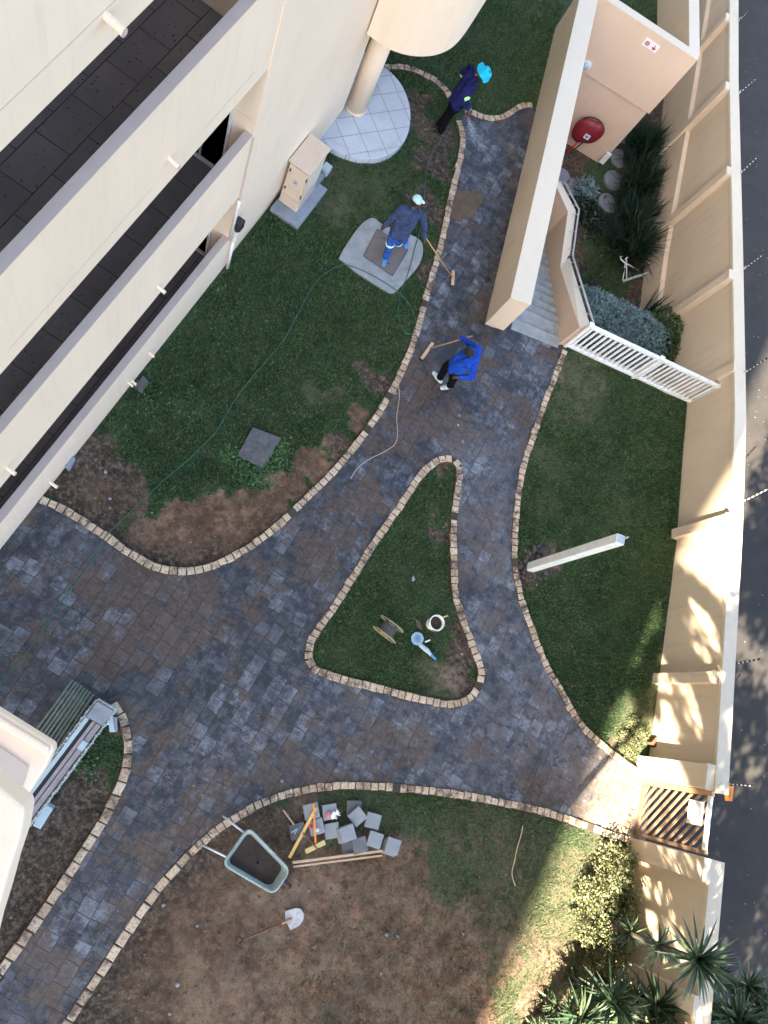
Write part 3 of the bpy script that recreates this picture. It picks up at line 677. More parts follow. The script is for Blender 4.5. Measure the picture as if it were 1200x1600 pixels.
MB().prism([c0, c1, c1 + nC * .2, c0 + nC * .2], -.62, HA).build('wall_body', M['court'], WC, bevel=.008)
MB().prism([c0 + nC * .07, c1 - dC * .13 + nC * .07, c1 - dC * .13 + nC * .2, c0 + nC * .2], -2.7, -.621).build('lower_wall', M['court'], WC)
MB().prism([c0 - nC * .004, c1 - nC * .004 + dC * .004, c1 + nC * .2, c0 + nC * .2], HA, HA + .012).build('wall_top', M['pale_cap'], WC)
D1 = Vector((.6, 22.6, 0)); dD = (D1 - c1).normalized(); nD = Vector((-dD.y, dD.x, 0))
WD = thing('corridor_wall', 'cream wall running away from the corner of the sunken court', 'wall', c1)
MB().prism([c1 + nC * .202, c1 + nC * .202 + nD * .28, D1 + nD * .28, D1], -2.7, HA - .002).build('wall_body', M['wall'], WD)
MB().prism([c1 + nC * .202, c1 + nC * .202 + nD * .28, D1 + nD * .28, D1], HA, HA + .011).build('wall_top', M['pale_cap'], WD)
# sunken court floor
cf = hole
def cm(x, y): return (min(1, field(wb([(900,320,.9,1),(900,280,.9,1),(930,370,1.,1),(960,460,1.2,1),(990,300,.8,.6)]), x, y)), 0., .05)
cmb = wb([(900,320,.9,1),(900,280,.9,1),(930,370,1.,1),(960,460,1.2,1)])
def wdist(x, y):
    if y < 10.5: return 9.
    p = wl_(y); d = p[1]; return (p[0] - x) * d
def wl_(s_):
    for (x0, y0), (x1, y1) in zip(WALL, WALL[1:]):
        if y0 <= s_ <= y1: t_ = (s_ - y0) / (y1 - y0); return x0 + (x1 - x0) * t_, .9
    return 9., .9
def floor_z(x, y): 
    t_ = min(1., max(0., (.95 - wdist(x, y)) / .8)); return -2.7 + .6 * t_ * t_ * (3 - 2 * t_)
def on_floor(px, py, dz=0.):
    z = -2.6
    for _ in range(12): c = at(px, py, z + dz); z = floor_z(c.x, c.y)
    c = at(px, py, z + dz); c.z = z; return c
sheet('sunken_garden', [(-2.5, 9.), (9, 9.), (9, 25.), (-2.5, 25.)], [], -2.7, .2, M['ground'], lambda x, y: (.85 if math.sin(x * 2.1 + y) > -.3 else .3, .1, 0.), lambda x, y, m: .03 * nz(x, y, 2.) + floor_z(x, y) + 2.7)
# retaining walls of the pit
RW = thing('retaining_wall', 'retaining wall below the white fence holding the right lawn above the sunken court', 'wall', (5, 10.6, -2.7))
MB().prism([(3.40, 10.17), (6.75, 10.98), (6.7, 11.15), (3.36, 10.34)], -2.7, -.002).build('wall_body', M['wall'], RW)
# stairs
ST = thing('staircase', 'grey concrete stairs going down between the thick wall and the stair parapet', 'staircase', (2.8, 10, -2.7))
s0, s1 = Vector((2.30, 9.89, 0)), Vector((3.36, 10.16, 0))
e = (s1 - s0).normalized(); g_ = dA
MB().prism([s0 - g_ * .18, s1 - g_ * .14, s1 + g_ * .1, s0 + g_ * .1], -.3, .035).build('landing_edge', M['concrete'], ST, bevel=.006)
for i in range(15):
    a = s0 + g_ * (.10 + i * .30); b = s1 + g_ * (.10 + i * .30); zt = -.04 - i * .16
    tag(MB().prism([a, b, b + g_ * .34, a + g_ * .34], max(zt - .5, -2.75), zt).build('step', M['concrete'], ST, bevel=.008))
    MB().prism([a - g_ * .012, b - g_ * .012, b + g_ * .022, a + g_ * .022], zt - .03, zt + .004).build('step_shade_strip', M['cover'], ST)  # darker strip paints in the shadow line along each step edge
# stair parapet with handrail
HB = .85
ZB = [.85, -.6, -.85, -.9]
bi = [at(905,512,ZB[0]), at(875,418,ZB[1]), at(887,331,ZB[2]), at(867,287,ZB[3])]; bo = [at(921,507,ZB[0]), at(889,401,ZB[1]), at(899,329,ZB[2]), at(875,283,ZB[3])]
SP = thing('stair_parapet', 'angled cream parapet sloping down beside the stairs with grey handrail on its outer edge', 'wall', (bi[0].x, bi[0].y, 0))
def wedge(q, zb, zt):
    n_ = len(q); return MB().add([Vector((v.x, v.y, z)) for v, z in zip(q, zb)] + [Vector((v.x, v.y, z)) for v, z in zip(q, zt)], [(3, 2, 1, 0), (4, 5, 6, 7), (0, 1, 5, 4), (1, 2, 6, 5), (2, 3, 7, 6), (3, 0, 4, 7)])
for i in range(3):
    q = [bi[i], bo[i], bo[i + 1], bi[i + 1]]; zt = [ZB[i], ZB[i], ZB[i + 1], ZB[i + 1]]
    wedge(q, [-2.7] * 4, zt).build('wall_section', M['court'], SP); wedge(q, zt, [z + .012 for z in zt]).build('wall_top', M['pale_cap'], SP)
off_ = Vector((.05, .02, .07))
MB().tube([v + off_ for v in bo], .022, 10).build('handrail', M['pipe'], SP, smooth=True)
MB().tube([v + Vector((.035, .012, -.06)) for v in bo], .014, 8).build('handrail', M['pipe'], SP, smooth=True)
for i in range(3):
    for t_ in (.12, .5, .88):
        v = bo[i].lerp(bo[i + 1], t_)
        MB().tube([v + Vector((-.08, -.03, .012)), v + Vector((-.02, 0, .05)), v + off_], .008, 6).build('rail_bracket', M['pipe'], SP)
MB().box(bo[1].x - .02, bo[1].x + .06, bo[1].y - .09, bo[1].y, ZB[1] - .08, ZB[1] + .04).build('rail_box', M['black'], SP)

# ------------------------------------------------------------------ things on the end wall
def onC(px, py, out=0.):
    d = ray(px, py); o_ = Vector((0, 0, H)); pl = c0 - nC * out
    t = (pl - o_).dot(nC) / d.dot(nC); return o_ + d * t
MC = Matrix((dC, nC, Vector((0, 0, 1)))).transposed()   # columns: along wall, into wall, up
HRc = onC(918, 205, .16); 
HR = thing('hose_reel', 'dark red covered fire hose reel on the cream end wall', 'hose reel', HRc)
cov = MB(); cov.ball(HRc, (.37, .15, .36), 24, 14, MC); cov.ball(HRc + MC @ Vector((-.10, 0, -.12)), (.25, .17, .30), 24, 14, MC); cov.ball(HRc + MC @ Vector((.14, 0, .08)), (.24, .16, .32), 24, 14, MC)
cov_o = fuse(cov.build('cover', M['red'], HR), .02, 3)
MB().torus(HRc + MC @ Vector((.04, .06, .05)), .35, .018, MC @ Matrix.Rotation(R(90), 3, 'X'), 32).build('reel_rim', M['black'], HR)
lb = onC(917, 214, .335)
for w_, nm, m_, o2 in ((.075, 'label_plate', 'white', .0), (.035, 'label_mark', 'tool_blue', .004)):
    c = lb - nC * o2; MB().add([c + MC @ Vector(v) for v in ((-w_, 0, -w_), (w_, 0, -w_), (w_, 0, w_), (-w_, 0, w_), (-w_, .01, -w_), (w_, .01, -w_), (w_, .01, w_), (-w_, .01, w_))], [(0, 1, 2, 3), (4, 7, 6, 5), (0, 4, 5, 1), (1, 5, 6, 2), (2, 6, 7, 3), (3, 7, 4, 0)]).build(nm, M[m_], HR)
hp = [onC(903, 222, .18), onC(893, 232, .2), onC(879, 246, .16)]; MB().tube(hp, .022, 8).build('hose', M['red_bright'], HR, smooth=True)
MB().tube([onC(912, 222, .22), onC(903, 229, .26), onC(899, 232, .26)], .016, 8).build('nozzle', M['black'], HR)
LC = onC(916, 102, .04)
LT = thing('bulkhead_light', 'round white bulkhead light high on the cream end wall', 'wall light', LC)
def disc(c, r, d0, d1, n_=28): return MB().tube([c + nC * d0, c + nC * d1], r, n_)
disc(LC, .12, .04, -.02).build('housing', M['white'], LT, smooth=False, bevel=.008)
MB().ball(LC - nC * .03, (.09, .05, .09), 20, 12, MC).build('lens', M['pale_blue'], LT, smooth=True)
SC = onC(1017, 71, .01)
SG = thing('wall_sign', 'small white sign with a red symbol and a red arrow on the end wall', 'sign', SC)
def rectC(c, x0, x1, z0, z1, o_):
    return MB().add([c + MC @ Vector(v) for v in ((x0, -o_, z0), (x1, -o_, z0), (x1, -o_, z1), (x0, -o_, z1), (x0, .01, z0), (x1, .01, z0), (x1, .01, z1), (x0, .01, z1))], [(0, 1, 2, 3), (4, 7, 6, 5), (0, 4, 5, 1), (1, 5, 6, 2), (2, 6, 7, 3), (3, 7, 4, 0)])
rectC(SC, -.19, .19, -.095, .095, .004).build('board', M['white'], SG)
disc(SC + MC @ Vector((-.095, -.006, 0)), .06, .001, -.001).build('symbol', simple('faded_red', (.55, .22, .18), .6), SG)
ar = MB(); cA = SC + MC @ Vector((.095, -.008, 0))
for poly in ([(-.012, .07), (.012, .07), (.012, 0), (-.012, 0)], [(-.06, .0), (.06, .0), (0, -.075)]):
    n_ = len(poly); ar.add([cA + MC @ Vector((x, -.001, z)) for x, z in poly] + [cA + MC @ Vector((x, .001, z)) for x, z in poly], [tuple(range(n_)), tuple(range(2 * n_ - 1, n_ - 1, -1))] + [(i, i + n_, (i + 1) % n_ + n_, (i + 1) % n_) for i in range(n_)])
ar.build('arrow', M['red_bright'], SG)
wbx = onC(944, 246, .0); tag(rectC(wbx, -.05, .10, -.18, .22, .05).build('junction_box', M['white'], bevel=.01), 'narrow white box low on the corner of the end wall', 'junction box')

# ------------------------------------------------------------------ stepping stones
for i, (x, y, r, lb_) in enumerate([(951,317,.30,'nearest round grey stepping stone with a dark leaf on it'), (960,281,.30,'round grey stepping stone second nearest in the open row'), (970,247,.30,'round grey stepping stone third in the row, below the white box'), (981,216,.28,'farthest round grey stepping stone tucked at the wall corner'), (898,292,.26,'bluish round stepping stone half hidden by leaves near the hose reel wall'), (878,275,.26,'round stepping stone partly under the edge of the thick wall')]):
    c = at(x, y, -2.61); tag(MB().tube([(c.x, c.y, -2.76), (c.x, c.y, -2.62), (c.x, c.y, -2.605)], [r, r, r - .02], 36).build('stepping_stone', M['step_grey'], None), lb_, 'stepping stone', 'round stepping stones in the sunken court')
c = at(943, 312, -2.595); lf = MB(); lf.add([c, c + Vector((.03, .10, .01)), c + Vector((.01, .22, 0)), c + Vector((-.03, .1, .01))], [(0, 1, 2, 3)]); tag(lf.build('fallen_leaf', M['strap']), 'dark fallen leaf on the nearest stepping stone', 'leaf')

# ------------------------------------------------------------------ boundary wall
BW = thing('boundary_wall', 'long cream boundary wall with pilasters and flat pale coping beside the driveway', 'wall', (7.6, 7.9, 0))
def wl(s_):   # point on wall inner line by y
    for (x0, y0), (x1, y1) in zip(WALL, WALL[1:]):
        if y0 <= s_ <= y1: t_ = (s_ - y0) / (y1 - y0); return Vector((x0 + (x1 - x0) * t_, s_, 0))
    return Vector((WALL[-1][0], s_, 0))
def wd(s_):
    d = (wl(s_ + .05) - wl(s_ - .05)).normalized(); return d, Vector((d.y, -d.x, 0))   # tangent, outward normal
HZ = [(-6, 1.97), (1.2, 1.97), (2.4, 1.93), (3.4, 1.86), (3.75, 1.78), (5.2, 1.66), (8., 1.57), (10.7, 1.52), (12.8, 1.25), (15.5, .91), (19, .5), (21.6, .26), (24, .05)]
def wh(y):
    for (a, b), (c, d) in zip(HZ, HZ[1:]):
        if a <= y <= c: return b + (d - b) * (y - a) / (c - a)
    return HZ[-1][1]
TW = .25
def wall_run(ya, yb, zb=-.1):
    ys = [ya] + [w[1] for w in WALL if ya < w[1] < yb] + [yb]
    for a, b in zip(ys, ys[1:]):
        ia, ib = wl(a), wl(b); d = (ib - ia).normalized(); n_ = Vector((d.y, -d.x, 0))
        zb_ = zb if b < 10.2 else -2.75
        q = [ia + n_ * .04, ia + n_ * TW, ib + n_ * TW, ib + n_ * .04]
        m = MB()
        # order-safe prism with varying top
        m.add([Vector((p.x, p.y, zb_)) for p in q] + [Vector((q[0].x, q[0].y, wh(a))), Vector((q[1].x, q[1].y, wh(a))), Vector((q[2].x, q[2].y, wh(b))), Vector((q[3].x, q[3].y, wh(b)))],
              [(3, 2, 1, 0), (4, 5, 6, 7), (0, 1, 5, 4), (1, 2, 6, 5), (2, 3, 7, 6), (3, 0, 4, 7)])
        m.build('wall_section', M['wall'], BW)
        c = MB(); q = [ia - n_ * .0, ia + n_ * (TW + .02), ib + n_ * (TW + .02), ib - n_ * .0]
        c.add([Vector((q[i].x, q[i].y, wh(a if i < 2 else b) - .07)) for i in range(4)] + [Vector((q[i].x, q[i].y, wh(a if i < 2 else b) + .004)) for i in range(4)],
              [(3, 2, 1, 0), (4, 5, 6, 7), (0, 1, 5, 4), (1, 2, 6, 5), (2, 3, 7, 6), (3, 0, 4, 7)])
        c.build('coping', M['wall_cap'], BW, bevel=.006)
GY0, GY1 = 2.36, 3.36
wall_run(-5.6, GY0 - .0); wall_run(GY1, 23.9)
# pilasters
def pil(y, w=.13, dep=.11, zb=-.1, zt=None):
    c = wl(y); d, n_ = wd(y); zt = zt or wh(y) - .01
    m = MB(); q = [c - d * w - n_ * dep, c + d * w - n_ * dep, c + d * w + n_ * .03, c - d * w + n_ * .03]
    qt = [c - d * w - n_ * dep * .75, c + d * w - n_ * dep * .75, c + d * w + n_ * .05, c - d * w + n_ * .05]
    m.add([Vector((p.x, p.y, zb)) for p in q] + [Vector((p.x, p.y, zt)) for p in qt], [(3, 2, 1, 0), (4, 5, 6, 7), (0, 1, 5, 4), (1, 2, 6, 5), (2, 3, 7, 6), (3, 0, 4, 7)])
    p_ = m.build('pilaster', M['wall'], BW, bevel=.006)
    q = [c - d * (w + .01) - n_ * (dep * .75 + .01), c + d * (w + .01) - n_ * (dep * .75 + .01), c + d * (w + .01) - n_ * .002, c - d * (w + .01) - n_ * .002]
    MB().prism(q, zt - .05, zt + .012).build('pilaster_cap', M['wall_cap'], p_)
for y in (-3.2, 5.18, 8.05): pil(y, .10)
pil(11.12, .10, .06)
for y in (13.3, 16.1, 18.7, 21.0): pil(y, .10, .14, -2.7)
# gate piers
for y, w_, dp_ in ((GY0 - .17, .17, .16), (GY1 + .2, .2, .20), (.35, .13, .1)): pil(y, w_, dp_)
# sloping ledge on the retaining part
led = [(11.2, -1.45), (13.85, -1.37), (15.2, -1.31), (16.6, -1.16), (18.5, -.95), (23.5, -.5)]
m = MB(); vs_ = []
for y, z in led:
    c = wl(y); d, n_ = wd(y); vs_ += [Vector((c.x, c.y, z + .03)) + n_ * .04, Vector((c.x, c.y, z - .0)) - n_ * .06, Vector((c.x, c.y, -2.75)) - n_ * .07, Vector((c.x, c.y, -2.75)) + n_ * .04]
m.add(vs_, [(i * 4 + a, i * 4 + a + 1, i * 4 + 5 + a, i * 4 + 4 + a) for i in range(len(led) - 1) for a in range(3)]); m.build('footing_ledge', M['wall'], BW)

# electric fence brackets
for i, (a, b, lb_) in enumerate([((1155,32),(1171,16),'striped fence bracket at the far top end of the coping'), ((1155,146),(1182,122),'striped fence bracket second from the far end of the coping'), ((1157,271),(1184,245),'striped fence bracket level with the stepping stones'),
        ((1163,420),(1192,398),'striped fence bracket level with the white drying rack'), ((1165,582),(1198,560),'striped fence bracket just beyond the end of the white fence'), ((1161,784),(1200,764),'striped fence bracket above the first sunlit pilaster'),
        ((1145,1038),(1186,1030),'striped fence bracket beside the long palm shadow'), ((1137,1225),(1176,1228),'striped fence bracket above the orange warning plate')]):
    z0 = 1.5
    for _ in range(8): z0 = wh(at(*a, z0).y)
    p0 = at(*a, z0); p1 = at(*b, z0 + .48)
    t = thing('fence_bracket', lb_, 'fence bracket', p0, 'electric fence brackets on the boundary wall')
    MB().tube([p0 - Vector((0, 0, .02)), p1], .009, 8).build('rod', M['white'], t)
    MB().tube([p0 + Vector((-.02, 0, -.01)), p0 + Vector((-.02, 0, .08))], .016, 8).build('clamp', M['steel'], t)
    for k_ in range(6):
        u = p0.lerp(p1, .12 + k_ * .165); w_ = p0.lerp(p1, .12 + k_ * .165 + .085); MB().tube([u, w_], .019, 8).build('insulator', M['black'], t)
w0 = at(1140, 1234, 1.9)
og = thing('warning_plate', 'small orange warning plate hanging on the outside of the wall by the gate', 'sign', w0)
MB().prism(up([(1133,1227),(1147,1229),(1144,1252),(1134,1251)], 1.8), 1.78, 1.80).build('plate', M['orange'], og)
MB().prism(up([(1138,1231),(1142,1232),(1141,1247),(1138,1246)], 1.801), 1.8, 1.803).build('print', simple('brown_print', (.35, .16, .03), .6), og)
MB().ball(at(1128, 1230, 1.95), (.07, .07, .04)).build('bracket_cap', M['pale_cap'], og)

# ------------------------------------------------------------------ gate
g0, g1 = Vector((9.06, GY0 + .02, 0)), Vector((8.80, GY1 - .02, 0))
gd = (g1 - g0).normalized(); gn = Vector((gd.y, -gd.x, 0)); GH = 1.88; gl = (g1 - g0).length
GT = thing('timber_gate', 'slatted timber pedestrian gate with diagonal boards in the boundary wall', 'gate', g0)
def gbox(u0, u1, z0, z1, n0, n1): 
    q = [g0 + gd * u0 + gn * n0, g0 + gd * u1 + gn * n0, g0 + gd * u1 + gn * n1, g0 + gd * u0 + gn * n1]; return MB().prism(q, z0, z1)
gbox(gl - .08, gl, .03, GH, -.02, .05).build('post', M['gate_orange'], GT, bevel=.004)
gbox(0, .07, .03, GH, -.02, .05).build('post', M['gate_wood'], GT, bevel=.004)
gbox(.071, gl - .081, .05, .13, -.018, .03).build('rail', M['gate_wood'], GT, bevel=.004)
gbox(.071, gl - .081, GH - .08, GH, -.018, .03).build('rail', M['white'], GT, bevel=.004)
u_a, u_b, z_a, z_b = .071, gl - .081, .13, GH - .08; Wd, Hd = u_b - u_a, z_b - z_a
SL = 1.05; NS = 13
for i in range(NS):
    o_ = -Wd * SL + (i + .5) * (Hd + Wd * SL) / NS    # boards rise with u
    lo_u = max(u_a, u_a - o_ / SL); hi_u = min(u_b, u_a + (Hd - o_) / SL)
    if hi_u - lo_u < .06: continue
    a = (lo_u, z_a + o_ + (lo_u - u_a) * SL); b = (hi_u, z_a + o_ + (hi_u - u_a) * SL)
    A_, B_ = g0 + gd * a[0] + Vector((0, 0, a[1])), g0 + gd * b[0] + Vector((0, 0, b[1]))
    dd = (B_ - A_).normalized(); w_ = dd.cross(gn).normalized() * .022
    m = MB(); q = [A_ - w_, A_ + w_, B_ + w_, B_ - w_]
    m.add([v + gn * .012 for v in q] + [v - gn * .010 for v in q], [(0, 1, 2, 3), (7, 6, 5, 4), (0, 4, 5, 1), (1, 5, 6, 2), (2, 6, 7, 3), (3, 7, 4, 0)]); m.build('slat', M['gate_wood'], GT)
gs = thing('gate_notice', 'white paper notice with pink print fixed high on the timber gate', 'sign', g0 + gd * .62 + Vector((0, 0, 1.5)))
def gplate(u0, u1, z0, z1, n0, n1, nm, mt):
    q = [(u0, z0), (u1, z0), (u1, z1), (u0, z1)]
    m = MB().add([g0 + gd * u + gn * n0 + Vector((0, 0, z)) for u, z in q] + [g0 + gd * u + gn * n1 + Vector((0, 0, z)) for u, z in q], [(0, 1, 2, 3), (7, 6, 5, 4), (0, 4, 5, 1), (1, 5, 6, 2), (2, 6, 7, 3), (3, 7, 4, 0)]); return m.build(nm, M[mt], gs)
gplate(.42, .80, 1.38, 1.74, -.026, -.016, 'board', 'white')
M['faded_pink'] = simple('faded_pink_print', (.62, .44, .44), .6)
for z in (1.46, 1.53, 1.60, 1.66): gplate(.47, .75, z, z + .022, -.029, -.026, 'print_line', 'faded_pink')

# ------------------------------------------------------------------ white pool fence
f0, f1 = Vector((3.50, 10.19, 0)), Vector((6.60, 10.93, 0)); fd = (f1 - f0).normalized(); fn = Vector((-fd.y, fd.x, 0)); fl = (f1 - f0).length; FH = .96
FE = thing('pool_fence', 'low white picket fence between the right lawn and the sunken court', 'fence', f0)
def fbox(u0, u1, z0, z1, h): q = [f0 + fd * u0 - fn * h, f0 + fd * u1 - fn * h, f0 + fd * u1 + fn * h, f0 + fd * u0 + fn * h]; return MB().prism(q, z0, z1)
for u in (0.02, fl * .53, fl - .05):
    fbox(u - .035, u + .035, -.05, FH + .03, .035).build('post', M['white'], FE, bevel=.004)
    fbox(u - .05, u + .05, FH + .03, FH + .05, .05).build('post_cap', M['white'], FE)
for a, b in ((.055, fl * .53 - .036), (fl * .53 + .036, fl - .086)):
    fbox(a, b, FH - .05, FH + .02, .036).build('rail', M['white'], FE, bevel=.004)
    fbox(a, b, .05, .12, .03).build('rail', M['white'], FE, bevel=.004)
    n_ = 14 if a < 1 else 13
    for i in range(n_):
        u = a + (i + .5) * (b - a) / n_; fbox(u - .024, u + .024, .12, FH - .05, .012).build('picket', M['white'], FE)

# ------------------------------------------------------------------ foliage helpers
def leaves_mb(blobs, n, size, flat=.5, asp=2.2, shell=.65):
    m = MB(); tot = sum(b[3] * b[4] * b[5] for b in blobs) if len(blobs[0]) > 5 else None
    wts = [b[3] * b[4] for b in blobs]; s_ = sum(wts)
    for b, w in zip(blobs, wts):
        for _ in range(int(n * w / s_)):
            v = Vector((random.gauss(0, 1), random.gauss(0, 1), random.gauss(0, 1))).normalized() * random.uniform(shell, 1.) ** .5
            v *= 1 + .22 * noise.noise(Vector((v.x * 2.5 + b[0], v.y * 2.5, v.z * 2.5)))
            p = Vector((b[0] + v.x * b[3], b[1] + v.y * b[4], b[2] + v.z * b[5]))
            if p.z < b[2] - b[5] * .6: p.z = b[2] - b[5] * .6 + random.uniform(0, .1)
            u = Vector((random.gauss(0, 1), random.gauss(0, 1), random.gauss(.3, flat))).normalized(); q = u.cross(Vector((random.random() - .5, random.random() - .5, random.random() - .5))).normalized()
            L = size * random.uniform(.6, 1.3)
            m.v += [p - q * L / asp / 2, p + u * L * .5 - q * L / asp * .0 + q * L / asp * .55, p + u * L, p + u * L * .45 - q * L / asp * .55]
            k_ = len(m.v); m.f.append((k_ - 4, k_ - 3, k_ - 2, k_ - 1))
    return m
def rosette(m, c, n, L, w, droop=.5, el0=-10, el1=85, seg=4, jit=.2, tilt=Vector((0, 0, 0))):
    for i in range(n):
        az = random.uniform(0, 2 * math.pi); t = (i + .5) / n; el = R(el0 + (el1 - el0) * t ** .8 + random.uniform(-8, 8))
        l = L * random.uniform(1 - jit, 1 + jit); d = Vector((math.cos(az) * math.cos(el), math.sin(az) * math.cos(el), math.sin(el))) + tilt; d.normalize()
        side = d.cross(Vector((0, 0, 1)));
        if side.length < .1: side = Vector((1, 0, 0))
        side.normalize(); p = Vector(c); b = len(m.v); W_ = w * random.uniform(.8, 1.15)
        for s_ in range(seg + 1):
            f = s_ / seg; ww = W_ * (.6 + .8 * f if f < .4 else .92 * (1 - (f - .4) / .6) ** .8 + .02)
            nrm = side.cross(d).normalized()
            m.v += [p - side * ww / 2 + nrm * ww * .18, p.copy(), p + side * ww / 2 + nrm * ww * .18]
            d = (d + Vector((0, 0, -droop / seg * f * 1.6))).normalized(); p = p + d * (l / seg)
        for s_ in range(seg):
            a = b + s_ * 3; m.f += [(a, a + 1, a + 4, a + 3), (a + 1, a + 2, a + 5, a + 4)]
def plant(name, label, cat, base, group=None): return thing(name, label, cat, base, group)
# silver bush, green bush
sb = plant('silver_bush', 'large silvery blue-green bush behind the left half of the white fence', 'bush', (4.6, 12.2, -2.7))
bl = []
for x, y, z, r in [(925,478,-.9,.42),(945,490,-.8,.45),(970,505,-.75,.5),(1000,520,-.7,.5),(1020,535,-.85,.42),(930,505,-.9,.45),(960,530,-.9,.5),(1000,550,-.95,.5),(910,470,-1.1,.35)]:
    c = at(x, y, z); bl.append((c.x, c.y, c.z, r, r, r * .9))
leaves_mb(bl, 17000, .075, .6, 3.0, .7).build('foliage', M['silver'], sb)
tr = MB()
for b in bl[:8]: tr.tube([(4.6 + random.uniform(-.2, .2), 12.2, -2.72), ((4.6 + b[0]) / 2, (12.2 + b[1]) / 2, -1.9), (b[0], b[1], b[2] - .1)], [.05, .035, .012], 6)
tr.build('stem', M['bark'], sb)
gb = plant('green_bush', 'rounded mid green bush between the silvery bush and the boundary wall', 'bush', (5.9, 12.5, -2.7)); bl = []
for x, y, z, r in [(1052,520,-.75,.42),(1068,535,-.7,.42),(1062,560,-.75,.42),(1038,505,-.9,.4),(1075,560,-.75,.35),(1050,545,-.8,.4)]:
    c = at(x, y, z); bl.append((c.x, c.y, c.z, r, r, r * .9))
leaves_mb(bl, 9000, .07, .6, 2.2, .7).build('foliage', M['green_leaf'], gb)
tr = MB()
for b in bl: tr.tube([(5.9, 12.5, -2.72), (b[0], b[1], b[2])], [.05, .012], 6)
tr.build('stem', M['bark'], gb)
# strap-leaf plants along the wall
pos = [(1012,205),(1030,225),(1002,240),(1020,255),(1008,280),(992,305),(1003,330),(987,350),(1002,370),(978,380),(1010,388),(1024,330),(1032,292),(1014,228)]
wh_ = ['farthest one at the corner of the end wall', 'beside the farthest stepping stone', 'level with the farthest round stone', 'hugging the wall under the ledge', 'level with the second farthest stone', 'left side of the clump row', 'mid row by the nearest stone', 'left of the spiky clump', 'right in front of the long ledge', 'on the leaf litter edge', 'just beyond the drying rack', 'in the middle against the wall', 'against the wall by a pilaster', 'behind the farthest stone']
for i, (x, y) in enumerate(pos):
    c = on_floor(x - 8, y + 8, .25); t = plant('strap_leaf_plant', 'dark strap-leaved clump in the sunken bed, ' + wh_[i], 'plant', c, 'strap-leaved clumps under the boundary wall')
    m = MB(); 
    for k_ in range(4): rosette(m, (c.x + random.uniform(-.25, .25), c.y + random.uniform(-.25, .25), c.z - .05), 40, .75 + random.uniform(0, .25), .034, .9, 15, 88, 4)
    m.build('leaves', M['strap'], t)
for x, y, z, L, lb_ in [(1006,375,-1.5,.9,'spiky dark plant with long leaves over the ledge above the drying rack'), (998,345,-1.6,.85,'spiky dark plant midway along the wall, lighter tipped'), (1008,488,-1.7,.95,'spiky dark plant between the drying rack and the silvery bush')]:
    c = on_floor(x - 12, y + 12, .6); c0_ = c.copy(); t = plant('spiky_plant', lb_, 'plant', c0_); c = c + Vector((0, 0, .6)); m = MB(); rosette(m, c, 60, L, .035, .35, 5, 85, 4, tilt=Vector((.3, .1, .1))); m.build('leaves', M['strap'], t)
    MB().tube([c0_ - Vector((0, 0, .05)), c], [.05, .035], 8).build('trunk', M['bark'], t)
for x, y, lb_ in [(912,300,'low bluish leafy plant beside the half hidden stepping stone'), (905,330,'low green plant with a pale blade beside the stair parapet'), (925,345,'low green plant between the parapet and the nearest stepping stone')]:
    c = at(x, y, -2.6); t = plant('low_plant', lb_, 'plant', (c.x, c.y, -2.7)); m = leaves_mb([(c.x, c.y, -2.5, .35, .35, .22)], 700, .14, .7, 4, .3); m.build('leaves', M['silver' if y == 300 else 'strap'], t)
m = MB(); gcx = []
for _ in range(2600):
    c = at(random.uniform(905, 1010), random.uniform(280, 480), -2.7)
    if nz(c.x, c.y, 1.1, 7) < -.05: continue
    az = random.uniform(0, 6.28); L = random.uniform(.05, .14); d = Vector((math.cos(az), math.sin(az), 1.)).normalized() * L; s_ = Vector((-math.sin(az), math.cos(az), 0)) * L * .2
    m.add([c - s_, c + s_, c + d], [(0, 1, 2)])
tag(m.build('ground_cover', M['strap']), 'low dark ground cover scattered over the sunken garden soil', 'ground cover', kind='stuff')

# drying rack
rk = at(985, 430, -2.0)
RK = thing('drying_rack', 'white tube rack or stand standing among the plants of the sunken court', 'rack', (rk.x, rk.y, -2.7))
def T(l, r, nm, mt, par, **kw): return MB().tube([at(*q) for q in l], r, 8).build(nm, M[mt], par, smooth=True, **kw)
T([(974,439,-2.1),(1026,422,-1.9)], .035, 'top_bar', 'pale_blue', RK); T([(1003,425,-2.2),(977,411,-1.9),(970,405,-1.85),(969,401,-1.85),(972,401,-1.85)], .018, 'side_tube', 'white', RK)
T([(977,412,-1.9),(973,438,-2.1)], .014, 'leg', 'white', RK); T([(979,409,-1.9),(978,404,-1.85),(981,402,-1.85)], .018, 'side_tube', 'white', RK); T([(979,410,-1.9),(979,436,-2.1)], .014, 'leg', 'white', RK)
T([(974,439,-2.1),(976,446,-2.69)], .014, 'leg', 'white', RK); T([(1026,422,-1.9),(1005,440,-2.69)], .014, 'leg', 'white', RK)

# ------------------------------------------------------------------ hedge and yuccas at the lower right
hd = plant('variegated_hedge', 'clipped cream and green hedge beside the gate pier', 'hedge', (8.9, 1.0, 0)); bl = []
for x, y, z, r in [(955,1345,.30,.28),(975,1350,.35,.25),(945,1375,.35,.32),(975,1380,.45,.3),(930,1405,.35,.32),(960,1410,.5,.34),(985,1400,.4,.22),(925,1440,.35,.32),(955,1445,.5,.36),(980,1440,.45,.25),(940,1475,.4,.34),(970,1470,.5,.3),(955,1500,.45,.32),(915,1460,.3,.25)]:
    c = at(x, y, z); bl.append((c.x, c.y, c.z, r, r, r * .9))
bl = [(b[0] + random.uniform(-.1, .1), b[1] + random.uniform(-.1, .1), b[2] * random.uniform(.6, 1.15), b[3] * random.uniform(.6, 1.0), b[4] * random.uniform(.6, 1.), b[5] * random.uniform(.7, 1.1)) for b in bl]
